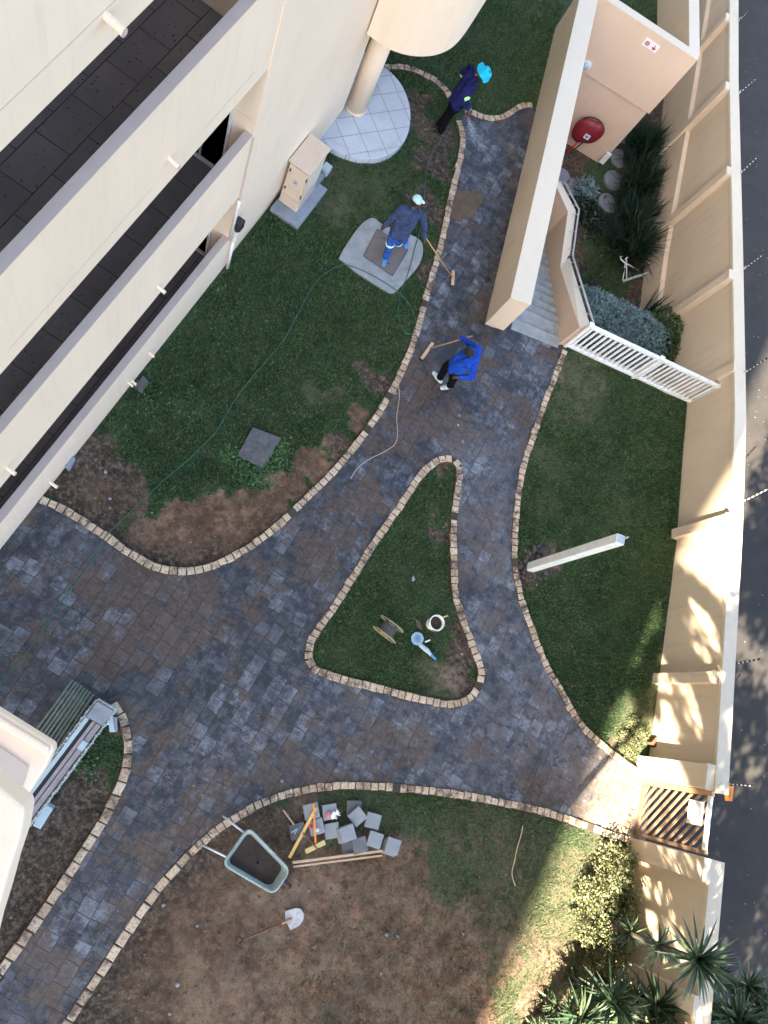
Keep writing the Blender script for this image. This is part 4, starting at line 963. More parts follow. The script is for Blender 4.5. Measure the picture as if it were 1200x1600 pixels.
for x, y, r in ((905, 1400, .14), (915, 1380, .12), (935, 1350, .14), (990, 1330, .15), (900, 1430, .12), (925, 1500, .2), (988, 1465, .2), (945, 1330, .1)):
    c = at(x, y, .12); bl.append((c.x, c.y, .12, r, r, r))
leaves_mb(bl, 8500, .055, .6, 1.9, .25).build('foliage', M['hedge'], hd)
tr = MB()
for b in bl[::2]: tr.tube([(b[0], b[1], -.05), (b[0], b[1], b[2])], [.03, .01], 6)
tr.build('stem', M['bark'], hd)
dt = plant('dry_shrub', 'sunlit straggly low shrub in the lawn corner above the gate', 'shrub', at(990, 1150)); bl = []
for x, y, z, r in [(975,1155,.08,.16),(990,1165,.1,.16),(1000,1150,.1,.16),(985,1175,.08,.14),(990,1130,.08,.14)]:
    c = at(x, y, z); bl.append((c.x, c.y, c.z, r, r, r * .7))
leaves_mb(bl, 2600, .04, .6, 2.5, .3).build('foliage', M['hedge'], dt)
YU = [((1085,1500,2.5), .72, 66, 'yucca crown closest to the gate in front of the wall'), ((1022,1560,1.3), .68, 60, 'yucca in the middle of the lower right clump below the hedge'), ((950,1548,1.1), .62, 54, 'yucca just below the hedge'),
      ((905,1580,1.0), .60, 50, 'sunlit yucca left of the clump'), ((1150,1580,2.0), .60, 60, 'tall yucca at the right edge over the driveway'), ((1112,1590,1.6), .66, 56, 'yucca between the wall corner and the right edge'),
      ((1195,1560,2.0), .58, 55, 'yucca cut off by the right edge of the view'), ((985,1605,1.2), .64, 50, 'yucca at the bottom edge right of the hedge line'), ((1060,1615,1.4), .66, 54, 'yucca at the bottom edge below the wall'),
      ((1185,1600,2.0), .66, 56, 'yucca in the bottom right corner'), ((870,1622,.9), .58, 44, 'yucca at the far left foot of the clump'), ((1130,1625,1.7), .64, 50, 'yucca at the bottom edge outside the wall corner'),
      ((935,1622,1.0), .6, 46, 'yucca at the bottom edge below the sunlit one')]
YU = [((q[0] + 4, q[1] + (12 if q[1] > 1510 else 0), q[2]), L * .86, n_, lb_) for q, L, n_, lb_ in YU] + [((1040,1590,1.3), .52, 44, 'small yucca between two larger crowns under the wall'), ((965,1578,1.1), .5, 44, 'small pale yucca under the hedge'),
      ((1090,1560,1.5), .5, 44, 'small yucca under the crown closest to the gate'), ((1168,1540,1.9), .45, 44, 'uppermost small yucca over the driveway'), ((900,1612,.9), .5, 44, 'low yucca at the bottom edge under the sunlit one'), ((1020,1610,1.3), .5, 44, 'low yucca at the bottom edge in the middle of the clump'), ((1145,1605,1.9), .55, 48, 'low yucca at the bottom edge near the right corner')]
for q, L, n_, lb_ in YU:
    c = at(*q); t = plant('yucca', lb_, 'yucca', (c.x - .1, c.y - .1, 0), 'yuccas at the lower right'); m = MB(); rosette(m, c, n_, L, .062, .35, -35, 86, 5)
    for f_, k_ in ((.68, .62), (.38, .5), (.12, .45)): rosette(m, Vector((c.x - .05, c.y - .05, c.z * f_)), int(n_ * .5), L * k_, .05, .8, -20, 60, 5)
    m.build('crown', M['yucca'], t)
    MB().tube([(c.x - .1, c.y - .1, -.05), (c.x - .03, c.y - .05, c.z * .5), c], [.05, .045, .04], 10).build('trunk', M['bark'], t)
# tall palms just outside the picture whose crowns shade the wall
def palm(x, y, z, L, n_, lb_, w=.09):
    t = plant('fan_palm', lb_, 'palm', (x, y, 0), 'tall palms below the view'); m = MB()
    for k_ in range(n_):
        az = 6.283 * k_ / n_ + random.uniform(-.2, .2); el = R(random.uniform(-25, 70)); s_ = Vector((math.cos(az) * math.cos(el), math.sin(az) * math.cos(el), math.sin(el)))
        p0 = Vector((x, y, z)); p1 = p0 + s_ * L * .5; m.tube([p0, p1], .015, 5)
        side = s_.cross(Vector((0, 0, 1))).normalized(); upv = side.cross(s_)
        for j in range(15):
            a = R(-80 + 160 * j / 14); d = (s_ * math.cos(a) + side * math.sin(a) - Vector((0, 0, .25))).normalized(); l = L * .55 * (1 - abs(a) * .15); q = d.cross(upv).normalized() * .038
            mid = p1 + d * l * .5; e_ = p1 + d * l + Vector((0, 0, -.08)); m.add([p1 - q * .4, p1 + q * .4, mid + q, e_, mid - q], [(0, 1, 2, 3, 4)])
    m.build('crown', M['yucca'], t); MB().tube([(x, y, -.1), (x + .05, y, z * .5), (x, y, z)], [.08, .065, .06], 12).build('trunk', M['bark'], t)
PALMS = [(5.25, -2.95, 8.8, 1.05, 34, 'tall fan palm just below the view whose crown shades the wall beyond the gate'), (5.72, -3.5, 8.0, 1.05, 32, 'second tall fan palm standing just below the view'), (7.5, -4.6, 6.2, 1.0, 28, 'shorter fan palm below the view, nearest the boundary wall')]
for p in PALMS: palm(*p)
for tx, ty, tz, bx, by, lb_ in ((8.5, -3.6, 8.0, 11.8, -4.0, 'unseen leafy tree added to shade the near end of the driveway'), (8.6, -.3, 8.6, 13.2, -1.2, 'unseen leafy tree added to shade the driveway by the gate'), (8.4, 3.0, 9.2, 13.6, 3.4, 'unseen leafy tree added beyond the right edge to shade the driveway')):
    t_ = plant('added_shade_canopy', lb_, 'tree', (bx, by, 0), 'unseen trees added to shade the driveway'); bl = []  # unseen trees, added only to keep the sun off the driveway
    for _ in range(12 if ty < -2 else 22):
        v = Vector((random.uniform(-1.5 if ty < -2 else -2.9, 1.7), random.uniform(-1.7, 1.7), random.uniform(-.5, .5))); bl.append((tx + v.x, ty + v.y, tz + v.z, .8, .8, .5))
    if ty > 2:
        bl += [(5.95 + gx * .75 + random.uniform(-.15, .15), -2.5 + gy * .8 + random.uniform(-.15, .15), 9.1 + random.uniform(-.2, .2), .62, .62, .35) for gx in range(4) for gy in range(8)]  # extra canopy grid set along the sun rays to darken the road
    leaves_mb(bl, 6500 if ty < -2 else (11000 if ty < 2 else 20000), .17, .5, 2.0, .3).build('crown', M['green_leaf'], t_); tk = MB(); tk.tube([(bx, by, -.1), ((bx * 2 + tx) / 3, (by * 2 + ty) / 3, 3.2), ((bx + tx * 3) / 4, (by + ty * 3) / 4, tz - 1.6)], [.2, .15, .09], 10)
    for b in bl[::2]: tk.tube([((bx + tx * 3) / 4, (by + ty * 3) / 4, tz - 1.7), (b[0], b[1], b[2])], [.06, .012], 6)
    tk.build('trunk', M['bark'], t_)
ot = plant('shade_tree', 'leafy tree outside the lower right of the view whose crown shades the driveway', 'tree', (9.9, -6.2, 0)); bl = []
for _ in range(16):
    v = Vector((random.gauss(0, 1), random.gauss(0, 1), random.gauss(0, .7))).normalized() * random.uniform(.7, 1.7); bl.append((9.7 + v.x, -5.3 + v.y, 7.0 + v.z * .7, .75, .75, .55))
leaves_mb(bl, 9000, .15, .5, 2.2, .3).build('crown', M['green_leaf'], ot)
tk = MB(); tk.tube([(9.9, -6.2, -.1), (9.8, -5.9, 3.), (9.7, -5.4, 6.2)], [.2, .16, .1], 12)
for b in bl: tk.tube([(9.75, -5.6, 4.6), ((9.7 + b[0]) / 2, (-5.5 + b[1]) / 2, 5.9), (b[0], b[1], b[2])], [.07, .04, .015], 6)
tk.build('trunk', M['bark'], ot)

# ------------------------------------------------------------------ grass blades
left_lawn = [Vector((XF + .02, C1[0].y, 0))] + C1 + C1b + [at(640, 150)] + [Vector((XF + .02, 11., 0))]
far_lawn = [at(605, 104), *reversed(C1b), at(718, 170), *C2, at(868, 43), at(905, -60), at(560, -60), Vector((XF, 12.8, 0))]
right_lawn = C4 + gp([(1002,1200),(1012,1180),(1018,1050),(1035,1000),(1055,850),(1068,690),(1084,636)]) + [Vector((3.5, 10.2, 0))]
low_bed = C5 + C5b + gp([(200,1720),(900,1760),(1000,1500),(990,1400),(985,1320)])
bl_bed = C6 + gp([(-60,1400),(60,1270),(160,1120)])
behind = gp([(945,-30),(955,15),(1050,60),(1062,0),(1070,-30)], .0)
def blades(name, label, poly, n, keep, mat, hole_=None, hmin=.022, hmax=.055, extra=None):
    xs = [p.x for p in poly]; ys = [p.y for p in poly]; pts = []
    X = rng.uniform(min(xs), max(xs), n); Y = rng.uniform(min(ys), max(ys), n); ok = inside_np(X, Y, poly); X = X[ok]; Y = Y[ok]
    kp = []
    for x, y in zip(X, Y):
        if rng.random() < keep(float(x), float(y)): kp.append((x, y))
    A = np.array(kp); n = len(A); az = rng.uniform(0, 2 * np.pi, n); h = rng.uniform(hmin, hmax, n); w = rng.uniform(.0045, .010, n); ln = rng.uniform(.2, 1.1, n)
    ca, sa = np.cos(az), np.sin(az); z0 = -.02
    V = np.zeros((n, 3, 3)); V[:, 0, 0] = A[:, 0] - sa * w; V[:, 0, 1] = A[:, 1] + ca * w; V[:, 0, 2] = z0
    V[:, 1, 0] = A[:, 0] + sa * w; V[:, 1, 1] = A[:, 1] - ca * w; V[:, 1, 2] = z0
    V[:, 2, 0] = A[:, 0] + ca * h * ln; V[:, 2, 1] = A[:, 1] + sa * h * ln; V[:, 2, 2] = z0 + .012 + h
    me = bpy.data.meshes.new(name); me.vertices.add(n * 3); me.vertices.foreach_set('co', V.ravel()); me.loops.add(n * 3); me.loops.foreach_set('vertex_index', np.arange(n * 3, dtype=np.int32))
    me.polygons.add(n); me.polygons.foreach_set('loop_start', np.arange(0, n * 3, 3, dtype=np.int32)); me.update(calc_edges=True); me.materials.append(mat)
    o = bpy.data.objects.new(name, me); COL.objects.link(o); tag(o, label, 'grass', kind='stuff'); return o
def kf(x, y):
    m = gmask(x, y); s_ = m[0] + (nz(x, y, 3., 2.) * .35)
    return max(0., min(1., 1.2 - 2.2 * s_)) * (1 - .6 * m[2]) * (1. if nz(x, y, .9, 4.) > -.25 else .6)
blades('lawn_grass', 'dark green grass of the left lawn beside the facade', left_lawn, 230000, kf, M['grass'])
blades('lawn_grass', 'dark green grass beyond the round patio', far_lawn, 90000, kf, M['grass'])
blades('lawn_grass', 'green grass of the right lawn below the white fence', right_lawn, 190000, kf, M['grass'])
blades('lawn_grass', 'green grass of the triangular island', C3, 60000, kf, M['grass'])
blades('lawn_grass', 'patchy grass of the lower right bed', low_bed, 160000, lambda x, y: kf(x, y) * (.6 if x > 4.2 else .12) * (.4 if x > 7.3 and y < 2.2 else 1.), M['grass'])
blades('dry_grass', 'dry straw coloured grass at the lower right bed', low_bed, 60000, lambda x, y: (.75 if field(PALE, x, y) > .3 or x > 7.5 else .25) * (1 if x > 4.5 else .15), M['grass_dry'])
blades('lawn_grass', 'thin grass of the small dark bed by the stone clad trough', bl_bed, 26000, lambda x, y: kf(x, y) * .8, M['grass'])
blades('lawn_grass', 'grass patch beyond the end wall of the sunken court', behind, 9000, lambda x, y: 1., M['grass'])
m = MB()
for x, y, r, n_ in [(400,745,.3,260),(425,722,.25,180),(440,700,.15,80),(360,715,.2,120),(380,735,.25,160),(235,630,.4,40),(260,600,.4,25),(445,350,.3,70),(455,330,.2,30),(330,450,.3,40),(70,1180,.3,0),(120,1190,.35,110)]:
    for _ in range(n_):
        c = at(x, y) + Vector((random.gauss(0, r * .5), random.gauss(0, r * .5), .0)); az = random.uniform(0, 6.28); L = random.uniform(.03, .07)
        d = Vector((math.cos(az), math.sin(az), random.uniform(.2, .9))).normalized() * L; s_ = Vector((-math.sin(az), math.cos(az), 0)) * L * .3; c.z = random.uniform(0, .05)
        m.add([c, c + d * .5 + s_, c + d, c + d * .5 - s_], [(0, 1, 2, 3)])
tag(m.build('weeds', M['weed']), 'bright green broad-leaved weeds around the dark drain cover and along the facade', 'weeds', kind='stuff')
# clods, pebbles: uncountable litter
m = MB()
def clod(p, r): 
    b = len(m.v); q = Matrix.Rotation(random.uniform(0, 3), 3, 'Z')
    s3 = (r * random.uniform(.7, 1.3), r * random.uniform(.7, 1.3), r * random.uniform(.4, .8)); m.ball(p, s3, 6, 4, q)
    for v in m.v[b:]: v += Vector((random.uniform(-.15, .15) * r, random.uniform(-.15, .15) * r, random.uniform(-.15, .15) * r))
for _ in range(4500):
    x, y = random.uniform(-2.6, 9), random.uniform(-4.5, 13); f_ = field(SOIL, x, y)
    if f_ < .5 or (inside(x, y, paving_outer) and not inside(x, y, C3)): continue
    clod(Vector((x, y, .0)), random.choice((.008, .012, .018, .028)))
tag(m.build('soil_clods', simple('clod_earth', (.15, .10, .065), .95, .35, 8, .8, 20)), 'loose clods of soil scattered over the bare earth', 'soil', kind='stuff')
m = MB()
for _ in range(130):
    x, y = random.uniform(-2.6, 7), random.uniform(-4.5, 9)
    if field(SOIL, x, y) < .4: continue
    if inside(x, y, paving_outer) and not inside(x, y, C3): continue
    clod(Vector((x, y, .01)), random.choice((.008, .012, .02)))
for q in [(308,1446),(603,1460),(620,1462),(277,1538),(255,1414),(721,1022),(618,597),(165,738),(172,780),(717,650),(722,690),(715,665),(616,615),(440,1220)]: clod(at(*q) + Vector((0, 0, .03)), .028)
tag(m.build('pebbles', M['paver_block']), 'small pale stones scattered on the soil', 'pebbles', kind='stuff')

m = MB()
for _ in range(420):
    x, y = random.uniform(-2.6, 8.6), random.uniform(-4.5, 14)
    if inside(x, y, hole) or random.random() < .3: continue
    az = random.uniform(0, 6.28); L = random.uniform(.015, .035); d = Vector((math.cos(az), math.sin(az), random.uniform(-.2, .3))) * L; q = Vector((-math.sin(az), math.cos(az), .1)) * L * .35; c = Vector((x, y, .05 if not (inside(x, y, paving_outer) and not inside(x, y, C3)) else .038))
    m.add([c - d, c - q, c + d, c + q], [(0, 1, 2, 3)])
tag(m.build('leaf_litter', foliage('dry_leaf', [(.12, .08, .04), (.22, .16, .08), (.3, .25, .15)], .7)), 'tiny dry leaves and scraps strewn over lawns and paving', 'leaf litter', kind='stuff')
# ------------------------------------------------------------------ white square post
wp0 = Vector((4.99, 5.62, 0)); PH = 2.9
WP = thing('square_post', 'tall white square post standing in a dug hole in the right lawn', 'post', wp0)
rt = Matrix.Rotation(R(14), 3, 'Z')
def wbx_(x, z0, z1): return MB().add([wp0 + rt @ Vector((a * x, b * x, 0)) + Vector((0, 0, z)) for z in (z0, z1) for a, b in ((-1, -1), (1, -1), (1, 1), (-1, 1))], [(3, 2, 1, 0), (4, 5, 6, 7), (0, 1, 5, 4), (1, 2, 6, 5), (2, 3, 7, 6), (3, 0, 4, 7)])
wbx_(.075, -.1, PH).build('shaft', M['white'], WP, bevel=.006); wbx_(.06, PH, PH + .012).build('end_plate', M['pale_blue'], WP)
MB().tube([wp0 + Vector((.03, .03, PH)), wp0 + Vector((.05, .05, PH + .1))], .014, 8).build('cable_stub', M['pale_blue'], WP)
m = MB()
for _ in range(70): 
    a = random.uniform(0, 6.28); r_ = random.uniform(.12, .42); clod(wp0 + Vector((math.cos(a) * r_, .12 + math.sin(a) * r_, .01)), random.choice((.02, .035, .05)))
tag(m.build('dug_soil', simple('grey_earth', (.075, .062, .055), .95, .4, 10, .8, 20)), 'dark dug-up clods heaped around the foot of the white post', 'soil', kind='stuff')

# ------------------------------------------------------------------ stone-clad trough bottom left
tz = .55
TR = thing('stone_clad_trough', 'long narrow trough clad with pale pebbles beside the bed, square concrete cap at its end', 'trough', at(110, 1170))
a_l, a_r, b_l, b_r = at(152,1096,tz), at(176,1110,tz), at(26,1262,tz), at(52,1279,tz)
ax = (b_l - a_l).normalized(); sx = (a_r - a_l).normalized(); WT = (a_r - a_l).length; LT_ = 2.3
def tq(u0, u1, v0, v1): return [a_l + ax * u + sx * v for u, v in ((u0, v0), (u0, v1), (u1, v1), (u1, v0))]
MB().prism(tq(0, LT_, 0, WT), -.05, tz - .12).build('trough_body', M['concrete'], TR)
MB().prism(tq(.26, LT_, .0, .06), tz - .12, tz).build('rail', M['pale_blue'], TR, bevel=.004)
MB().prism(tq(.26, LT_, .115, .165), tz - .12, tz - .02).build('rail', M['grey_paint'], TR, bevel=.004)
MB().prism(tq(.26, LT_, .18, WT), tz - .12, tz - .03).build('rail', M['grey_paint'], TR, bevel=.004)
MB().prism(tq(.262, LT_, .061, .114), tz - .119, tz - .10).build('slot', M['black'], TR)
MB().prism(tq(.55, .68, .17, WT + .005), tz - .03, tz - .01).build('clip', M['pale_blue'], TR)
MB().prism(tq(-.0, .25, .0, WT + .02), tz - .12, tz + .03).build('end_cap', M['paver_block'], TR, bevel=.008)
m = MB()
for side in (-.025, WT + .035):
    for i in range(62):
        for zz in (tz - .02, tz - .10, tz - .2):
            p = a_l + ax * (i * LT_ / 62) + sx * (side + random.uniform(-.008, .008)); p.z = zz + random.uniform(-.015, .015); r_ = random.uniform(.017, .026); m.ball(p, (r_, r_, r_ * .85), 8, 5)
for i in range(9):
    for zz in (tz - .0, tz - .08, tz - .16):
        p = a_l + sx * (i * (WT + .02) / 8) - ax * .03; p.z = zz; r_ = random.uniform(.018, .026); m.ball(p, (r_, r_, r_ * .85), 8, 5)
tag(m.build('pebble_cladding', simple('pale_pebbles', (.36, .38, .37), .7, .3, 14, .3), TR, smooth=True), kind='stuff')
PB = thing('pole_bundle', 'raft of dark green-grey poles lying beside the pebble clad trough', 'poles', at(95, 1110))
for i in range(8):
    p0 = at(114 + i * 4.6, 1062 + i * 3.1, .35); p1 = at(50 + i * 5.5, 1150 + i * 3.2, .35); p1 = p0 + (p1 - p0) * 1.5
    pts = [p0.lerp(p1, t_) + Vector((random.uniform(-.006, .006), random.uniform(-.006, .006), random.uniform(-.01, .01) - .0)) for t_ in (0, .25, .5, .75, 1)]
    MB().tube(pts, [.019, .018, .019, .017, .018], 10).build('pole', M['pole'], PB, smooth=True)
for t_ in (.15, .8):
    p0 = at(114, 1062, .35).lerp(at(34, 1194, .35), t_); p1 = at(150, 1086, .35).lerp(at(80, 1212, .35), t_); MB().tube([p0 - Vector((0, 0, .035)), p1 - Vector((0, 0, .035))], .015, 6).build('cross_bar', M['pole'], PB)
    for v in (p0, p1): MB().tube([v - Vector((0, 0, .035)), Vector((v.x, v.y, -.02))], .02, 8).build('leg', M['pole'], PB)
q = up([(51,1290),(70,1256),(83,1264),(63,1296)], .35); tag(MB().prism(q, -.02, .35).build('white_box', M['pale_blue'], bevel=.008), 'plain pale rectangular box against the lower end of the pebble clad trough', 'box')
tb = thing('small_lamp_box', 'small half grey half white box on a short stub near the concrete cap', 'box', at(177, 1131))
MB().prism(up([(169,1120),(176,1120),(180,1144),(171,1144)], .3), -.02, .3).build('pale_half', M['pale_blue'], tb); MB().prism(up([(176.5,1120),(183,1121),(183.5,1143),(180.5,1144)], .28), -.02, .28).build('grey_half', M['concrete'], tb)
MB().tube([at(165, 1131, .2), at(171, 1130, .2)], .02, 8).build('stub', M['white'], tb)

# ------------------------------------------------------------------ wheelbarrow
WBt = thing('wheelbarrow', 'old wheelbarrow with pale rim and muddy tray standing on the lower bed', 'wheelbarrow', at(400, 1345))
rim_px = [(348,1350),(388,1293),(453,1360),(428,1397)]
rz = .58; rc = [at(*q, rz) for q in rim_px]
def rounded(poly, r, n_=5):
    out = []
    for i, p in enumerate(poly):
        a = poly[i - 1]; b = poly[(i + 1) % len(poly)]; u = (a - p).normalized(); w = (b - p).normalized(); A_ = p + u * r; B_ = p + w * r
        for j in range(n_ + 1):
            t_ = j / n_; out.append((A_ * (1 - t_) + p * t_) * (1 - t_) + (p * (1 - t_) + B_ * t_) * t_)
    return out
ro = rounded(rc, .11); cen = sum(ro, Vector()) / len(ro); n_ = len(ro)
MB().tube(ro + [ro[0], ro[1]], .017, 8, cap=False).build('rim', M['tubgreen'], WBt, smooth=True)
tr = MB(); lay = [(1., 0.), (.96, -.03), (.80, -.20), (.72, -.25)]
vs_ = []
for s_, dz in lay: vs_ += [cen + (p - cen) * s_ + Vector((0, 0, dz)) for p in ro]
fs_ = [(l * n_ + i, l * n_ + (i + 1) % n_, (l + 1) * n_ + (i + 1) % n_, (l + 1) * n_ + i) for l in range(3) for i in range(n_)] + [tuple(3 * n_ + i for i in range(n_))]
tr.add(vs_, fs_); o = tr.build('tray', M['tubgreen'], WBt, smooth=True); md = o.modifiers.new('t', 'SOLIDIFY'); md.thickness = .006
ml = MB(); rings = [(.86, -.14), (.6, -.155), (.3, -.12), (.05, -.10)]; vs_ = []
for s_, dz in rings: vs_ += [cen + (p - cen) * s_ + Vector((0, 0, dz + (.02 * nz(p.x * s_, p.y * s_, 9.)))) for p in ro]
ml.add(vs_, [(l * n_ + i, l * n_ + (i + 1) % n_, (l + 1) * n_ + (i + 1) % n_, (l + 1) * n_ + i) for l in range(3) for i in range(n_)]); ml.build('mud_load', M['mudfill'], WBt, smooth=True)
hb = (rc[0] + rc[1]) / 2; fb = (rc[2] + rc[3]) / 2; fwd = (fb - hb).normalized(); sd_ = Vector((-fwd.y, fwd.x, 0))
for s_, tip in ((1, (348, 1275, .45)), (-1, (315, 1320, .45))):
    tp = at(*tip); pa = hb + fwd * .12 + sd_ * s_ * .2 - Vector((0, 0, .27)); pb = fb - fwd * .05 + sd_ * s_ * .09 - Vector((0, 0, .33))
    MB().tube([tp, pa, pb, fb + fwd * .12 + sd_ * s_ * .06 - Vector((0, 0, .40))], .016, 8).build('handle', M['steel'], WBt, smooth=True)
    MB().tube([pa + fwd * .15, pa + fwd * .08 + Vector((0, 0, -pa.z + .01)) + sd_ * s_ * .05], .014, 8).build('leg', M['steel'], WBt)
wc = fb + fwd * .10; wc.z = .18; ra = Matrix((fwd, Vector((0, 0, 1)), sd_)).transposed()
wh1 = MB().torus(wc, .14, .04, ra, 28, 8).build('wheel', M['black'], WBt, smooth=True); MB().tube([wc - sd_ * .07, wc + sd_ * .07], .03, 10).build('hub', M['steel'], wh1)
sp_ = MB(); sp_.tube([wc - sd_ * .01, wc + sd_ * .01], .11, 16); sp_.build('rim_disc', M['steel'], wh1)

# ------------------------------------------------------------------ spade
SPD = thing('spade', 'spade with a cement-whitened blade lying on the brown soil', 'spade', at(440, 1443))
MB().tube([at(380,1468,.05), at(446,1440,.06)], .016, 10).build('shaft', M['terra'], SPD, smooth=True)
MB().tube([at(380,1468,.05), at(371,1462,.05), at(369,1471,.05), at(374,1476,.05), at(380,1468,.05)], .013, 8).build('grip', M['black'], SPD, smooth=True)
bl2 = [(446,1424),(452,1422),(462,1419),(470,1420),(475,1428),(474,1437),(468,1446),(454,1454),(449,1444),(446,1440)]
m = MB(); cc_ = at(452, 1438, .03); top_ = [at(*q, .045) for q in bl2]; nn = len(top_)
m.add([cc_] + top_ + [v * .0 + Vector((v.x, v.y, .03)) for v in top_], [(0, i + 1, (i + 1) % nn + 1) for i in range(nn)] + [(i + 1, (i + 1) % nn + 1, nn + (i + 1) % nn + 1, nn + i + 1) for i in range(nn)])
bo_ = m.build('blade', simple('cement_smeared_steel', (.45, .46, .46), .7, .25, 16, .5, 40, grime=(.16, .11, .07)), SPD); MB().tube([at(440,1443,.06), at(456,1436,.055)], .02, 10).build('socket', M['wood'], bo_)

# ------------------------------------------------------------------ loose pavers
def Z4(x, y): return 430 + x / 5.4545, 1230 + y / 5.4545
PV = [((308,205),(225,160),(350,125),.14,'paver_block','leaning pale paver under the crossing yellow level and orange batten'), ((352,340),(270,290),(385,252),.10,'paver_block','pale paver carrying the orange and white discs'),
      ((190,375),(105,335),(250,292),.07,'paver_dark','dark paver at the left end of the heap with small tools on it'), ((468,212),(370,142),(490,122),.10,'paver_block','pale paver under the pink and white gloves'),
      ((672,180),(620,125),(720,125),.07,'paver_dark','darker paver half under the diamond-wise one'), ((700,250),(620,235),(705,155),.18,'paver_block','pale paver turned like a diamond at the far side'),
      ((832,287),(790,210),(900,240),.10,'paver_block','single pale paver at the far right of the heap'), ((482,370),(450,305),(520,290),.06,'paver_block','pale narrow-looking paver left of the tall stack'),
      ((852,450),(808,365),(925,405),.16,'paver_block','pale paver leaning beside the rightmost stack'), ((722,495),(650,470),(760,435),.14,'paver_dark','tilted bluish paver just above the long battens'), ((630,530),(575,490),(655,480),.05,'paver_dark','low dusty paver piece under the tall stack')]
def paver(cx, cy, e0, e1, z0, z1, name='x', mat='paver_block', parent=None, tilt=0.):
    c = at(*Z4(cx, cy), z1); a = at(*Z4(*e0), z1); b = at(*Z4(*e1), z1); u = (b - a).normalized(); v = Vector((-u.y, u.x, 0)); h = .118
    q = [c - u * h - v * h, c + u * h - v * h, c + u * h + v * h, c - u * h + v * h]
    m = MB(); lo = [Vector((p.x, p.y, z0)) for p in q]; hi = [Vector((p.x, p.y, z1 + (tilt if i in (1, 2) else 0.))) for i, p in enumerate(q)]
    if tilt: lo = [Vector((p.x, p.y, p.z - .05)) for p in hi]
    m.add(lo + hi, [(3, 2, 1, 0), (4, 5, 6, 7), (0, 1, 5, 4), (1, 2, 6, 5), (2, 3, 7, 6), (3, 0, 4, 7)]); return m.build(name, M[mat], parent, bevel=.006)
GPV = 'loose concrete pavers heaped by the wheelbarrow'
for c_, e0, e1, z, mt, lb_ in PV:
    tag(paver(*c_, e0, e1, z - .055, z, 'loose_paver', mt, None, random.uniform(-.02, .05)), lb_, 'paver', GPV)
order = ['bottom', 'second from bottom', 'second from top', 'top']
for i in range(4): tag(paver(622 - (3 - i) * 11, 395 - (3 - i) * -2, (565, 358), (650, 325), .02 + i * .062, .078 + i * .062, 'loose_paver', 'paver_block', None), 'pale paver in the tall middle stack, ' + order[i], 'paver', GPV)
order = ['bottom', 'middle', 'top']
for i in range(3): tag(paver(1005 - (2 - i) * 14, 503 - (2 - i) * -6, (970, 415), (1090, 455), .02 + i * .062, .078 + i * .062, 'loose_paver', 'paver_block', None), 'pale paver in the short stack at the right end of the heap, ' + order[i], 'paver', GPV)
def bar(pts, w, h, nm, mt, par=None):
    a, b = [at(*Z4(p[0], p[1]), p[2]) for p in pts]; d = (b - a).normalized(); s_ = d.cross(Vector((0, 0, 1))).normalized() * w / 2; u_ = s_.cross(d).normalized() * h
    if u_.z < 0: u_ = -u_
    return MB().add([a - s_, a + s_, b + s_, b - s_, a - s_ + u_, a + s_ + u_, b + s_ + u_, b - s_ + u_], [(3, 2, 1, 0), (4, 5, 6, 7), (0, 1, 5, 4), (1, 2, 6, 5), (2, 3, 7, 6), (3, 0, 4, 7)]).build(nm, M[mt], par, bevel=.003)
lv = bar([(345,175,.22),(118,598,.08)], .05, .03, 'spirit_level', 'yellow'); tag(lv, 'yellow level or straight edge leaning across the pavers towards the wheelbarrow', 'level')
m_ = tag(bar([(325,135,.26),(342,472,.10)], .028, .02, 'batten', 'orange'), 'thin orange batten lying over the yellow level', 'batten')
tag(bar([(145,640,.07),(910,540,.09)], .04, .03, 'timber_board', 'wood_pale'), 'long pale board lying below the paver heap, upper of the pair', 'board', 'pair of long boards'); tag(bar([(150,676,.05),(910,580,.06)], .03, .025, 'timber_board', 'wood_pale'), 'long pale board lying below the paver heap, lower of the pair', 'board', 'pair of long boards')
YB = thing('yard_brush', 'small brush with pale yellow head and dark handle lying on the soil', 'brush', at(492, 1327)); bar([(255,545,.07),(420,465,.07)], .075, .045, 'brush_head', 'yellow_pale', YB)
MB().tube([at(*Z4(235, 388), .18), at(*Z4(340, 505), .12), at(*Z4(430, 600), .06)], .011, 8).build('handle', M['terra'], YB)
MB().tube([at(*Z4(70, 200), .05), at(*Z4(160, 320), .12)], .016, 8)
tag(MB().tube([at(*Z4(68, 195), .05), at(*Z4(162, 322), .12)], .014, 8).build('stick', M['wood_pale']), 'short stick poking up at the left end of the paver heap', 'stick')
for (x, y), mt, lb_, ri_, ro_ in [((308,330),'red_bright','flat red-orange disc on a pale paver', .0, .034), ((360,368),'white','small pale grinding disc with a dark centre on a paver', .0, .026)]:
    c = at(*Z4(x, y), .165); d_ = thing('cutting_disc', lb_, 'disc', c); MB().tube([c, c + Vector((0, 0, .008))], ro_, 20).build('disc', M[mt], d_); MB().tube([c + Vector((0, 0, .008)), c + Vector((0, 0, .011))], ro_ * .35, 12).build('arbor_hole', M['black'], d_)
GLV = thing('work_gloves', 'crumpled white and pink work gloves on a paver', 'gloves', at(*Z4(495, 235), .12))
